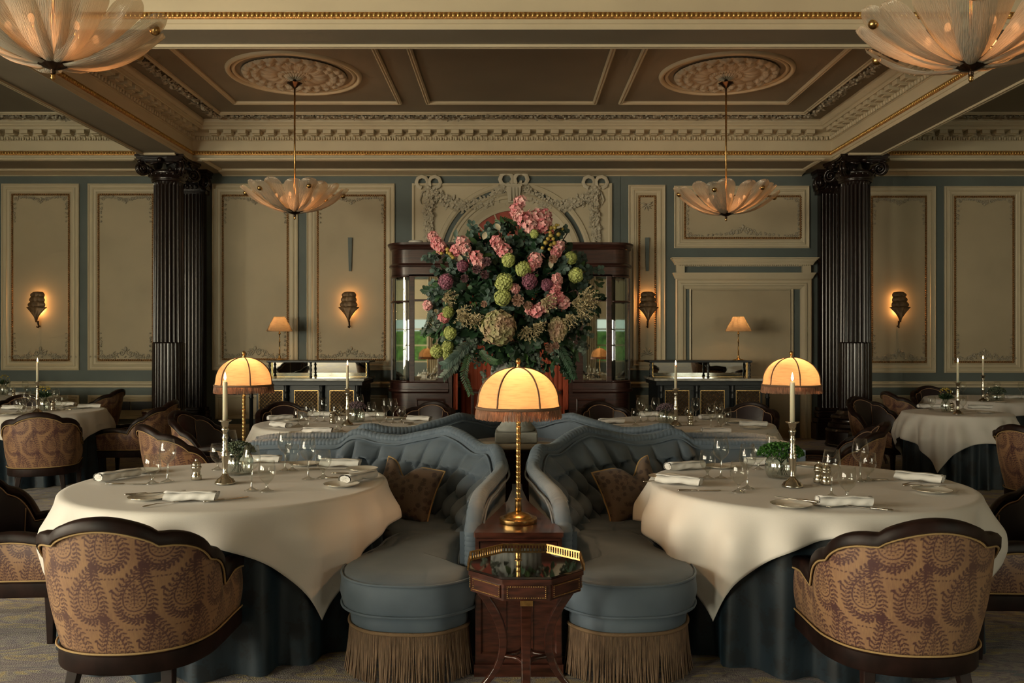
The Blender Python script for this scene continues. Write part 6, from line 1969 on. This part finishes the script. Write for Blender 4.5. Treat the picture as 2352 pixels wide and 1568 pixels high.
berries([(160,465,14),(232,452,18),(250,485,16),(262,500,15),(275,515,16),(185,482,14),(232,478,14)], 2)
m = MB(); rnd = random.Random(9)
m.tube([BP(*zc((1120,285)), 5.75), BP(*zc((1050,345)), 5.72), BP(*zc((990,440)), 5.75), BP(*zc((940,560)), 5.8)], .006, 6)
m.tube([BP(*zc((785,80)), 5.9), BP(*zc((783,250)), 5.8), BP(*zc((790,500)), 5.85)], .005, 6)
m.tube([BP(*zc((130,360)), 6.0), BP(*zc((260,520)), 5.9), BP(*zc((430,640)), 5.85)], .005, 6)
for k in range(26):
    a = rnd.uniform(0, PI); R_ = rnd.uniform(.35,.5)
    m.tube([(rnd.uniform(-.06,.06), rnd.uniform(-.05,.05), -.1), (.35*R_*math.cos(a)*1.2, -.1, .25+R_*.4), (R_*math.cos(a)*1.1, -.05, .45+R_*math.sin(a))], .004, 5)
link('branches', m, STEM, bt)
# ivory leaves near the pink spray
for k, (a, b) in enumerate([(330,525),(360,470),(395,480),(285,450),(510,340),(640,270),(1040,565)]):
    px, py = zc((a, b)); D = depth(px, py, .05); m = MB(); leafm(m, (0,0,-.03), (.5*math.sin(k*2.1), -.2, 1), (.3,-1,.2), .055, .019, .3); link('ivory_leaf', m, IVORY, bt, loc=BP(px, py, D))
# mass of leaves, one mesh for each kind
def foliage(nm, mat, n, L, W, seed, rng, kind='leaf', rm=1.0):
    rnd = random.Random(seed); m = MB(); c = 0
    while c < n:
        px, py = rnd.uniform(rng[0], rng[1]), rnd.uniform(rng[2], rng[3])
        u = (px-CEN[0])/(178 if py < 760 else 190); v = (py-CEN[1])/(178 if py < CEN[1] else 160)
        q = u*u+v*v
        edge = 1+.16*math.sin(5*math.atan2(v, u)+seed)+.14*math.sin(11*math.atan2(v, u)+2*seed)
        if q > edge*rm: continue
        D = depth(px, py, -.03-rnd.random()*.12) + (0 if q < 1 else .0)
        p = BP(px, py, D); out = Vector((u*.9, -.5, -v*.9)) + rv(rnd)*.9
        if kind == 'leaf': leafm(m, p, out, rv(rnd)+Vector((0,-1,.6)), L*rnd.uniform(.6,1.1), W*rnd.uniform(.7,1.1), .25)
        elif kind == 'spray':
            dv = out.normalized(); Ls = L
            m.tube([p, p+dv*Ls], .0018, 4, cap=False)
            for k in range(5):
                b = p+dv*Ls*(k+1)/5.5; s_ = dv.cross(Vector((0,-1,.2))).normalized()
                for w_ in (-1, 1): leafm(m, b+rv(rnd)*.006, s_*w_+dv*rnd.uniform(.1,.9)+rv(rnd)*.5, (rnd.uniform(-.6,.6),-1,rnd.uniform(-.4,.6)), W*rnd.uniform(1.7,2.4), W, .15)
        c += 1
    o = link(nm, m, mat, bt); o['kind'] = 'stuff'
foliage('broad_leaves', GREENS[0], 620, .075, .022, 1, (950,1400,500,880), rm=1.0)
foliage('bright_leaves', BRG, 130, .075, .02, 21, (960,1390,500,880), rm=1.0)
foliage('green_leaves', GREENS[2], 420, .06, .015, 2, (950,1400,500,880), rm=1.05)
foliage('eucalyptus_leaves', GREENS[1], 130, .10, .016, 3, (960,1380,520,760), 'spray', 1.05)
foliage('small_grey_leaves', GREENS[3], 90, .10, .011, 4, (980,1340,700,880), 'spray', 1.08)
foliage('dark_filler_leaves', GREENS[0], 700, .10, .032, 6, (1000,1360,540,860), rm=.55)
def frond(pts, W, mat, seed, nm):
    rnd = random.Random(seed); q = smooth_path([tuple(BP(*zc(p[:2]), p[2])) for p in pts], 22); m = MB()
    m.tube([tuple(v) for v in q], .0025, 5)
    for k in range(1, 22):
        dv = Vector(q[k]-q[k-1]).normalized(); s_ = dv.cross(Vector((0,-1,0))).normalized()
        for w_ in (-1, 1): leafm(m, q[k], s_*w_*.9+dv*.8+rv(rnd)*.12, (0,-1,.1), W*.8*(1-.4*abs(k/22-.4)), W*.11, .15)
    link(nm, m, mat, bt)
frond([(420,1180,5.75),(330,1250,5.68),(270,1370,5.66),(200,1450,5.7)], .070, GREENS[3], 1, 'drooping_frond')
frond([(400,1200,5.72),(300,1290,5.66),(240,1340,5.64),(190,1360,5.68)], .065, GREENS[1], 2, 'drooping_frond')
frond([(400,1260,5.72),(370,1370,5.66),(365,1450,5.64),(410,1580,5.66)], .050, GREENS[2], 3, 'drooping_frond')
frond([(150,900,5.9),(110,870,5.9),(90,1000,5.92),(40,1120,5.95)], .045, GREENS[0], 4, 'drooping_frond')
frond([(480,1240,5.7),(540,1300,5.66),(600,1330,5.64),(650,1330,5.66)], .045, GREENS[2], 5, 'drooping_frond')
frond([(180,760,5.95),(110,770,5.95),(60,770,5.97),(40,760,6.0)], .06, GREENS[0], 6, 'drooping_frond')
frond([(200,1120,5.9),(120,1060,5.93),(60,1100,5.96),(30,1080,6.0)], .045, GREENS[0], 7, 'drooping_frond')
frond([(700,300,5.95),(640,230,5.98),(700,240,6.0),(760,270,6.0)], .06, GREENS[2], 8, 'drooping_frond')
frond([(560,330,5.95),(575,270,5.97),(600,300,6.0),(560,350,6.0)], .05, GREENS[2], 9, 'drooping_frond')
frond([(1060,1150,5.8),(1130,1260,5.78),(1190,1370,5.8),(1215,1440,5.82)], .06, GREENS[0], 10, 'drooping_frond')
frond([(1090,1200,5.85),(1160,1180,5.85),(1215,1230,5.86),(1240,1320,5.88)], .05, GREENS[2], 11, 'drooping_frond')
m = MB(); rnd = random.Random(12)
for k in range(620):
    t_ = rnd.random(); px, py = zc((1090+110*t_+rnd.uniform(-70,60)*(1-.3*t_), 1150+300*t_+rnd.uniform(-30,30)))
    leafm(m, BP(px, py, 5.82+rnd.uniform(0,.12)), rv(rnd)+Vector((0,-.3,-.5)), rv(rnd), .035, .007, .2)
o = link('hanging_greenery', m, GREENS[0], bt); o['kind'] = 'stuff'
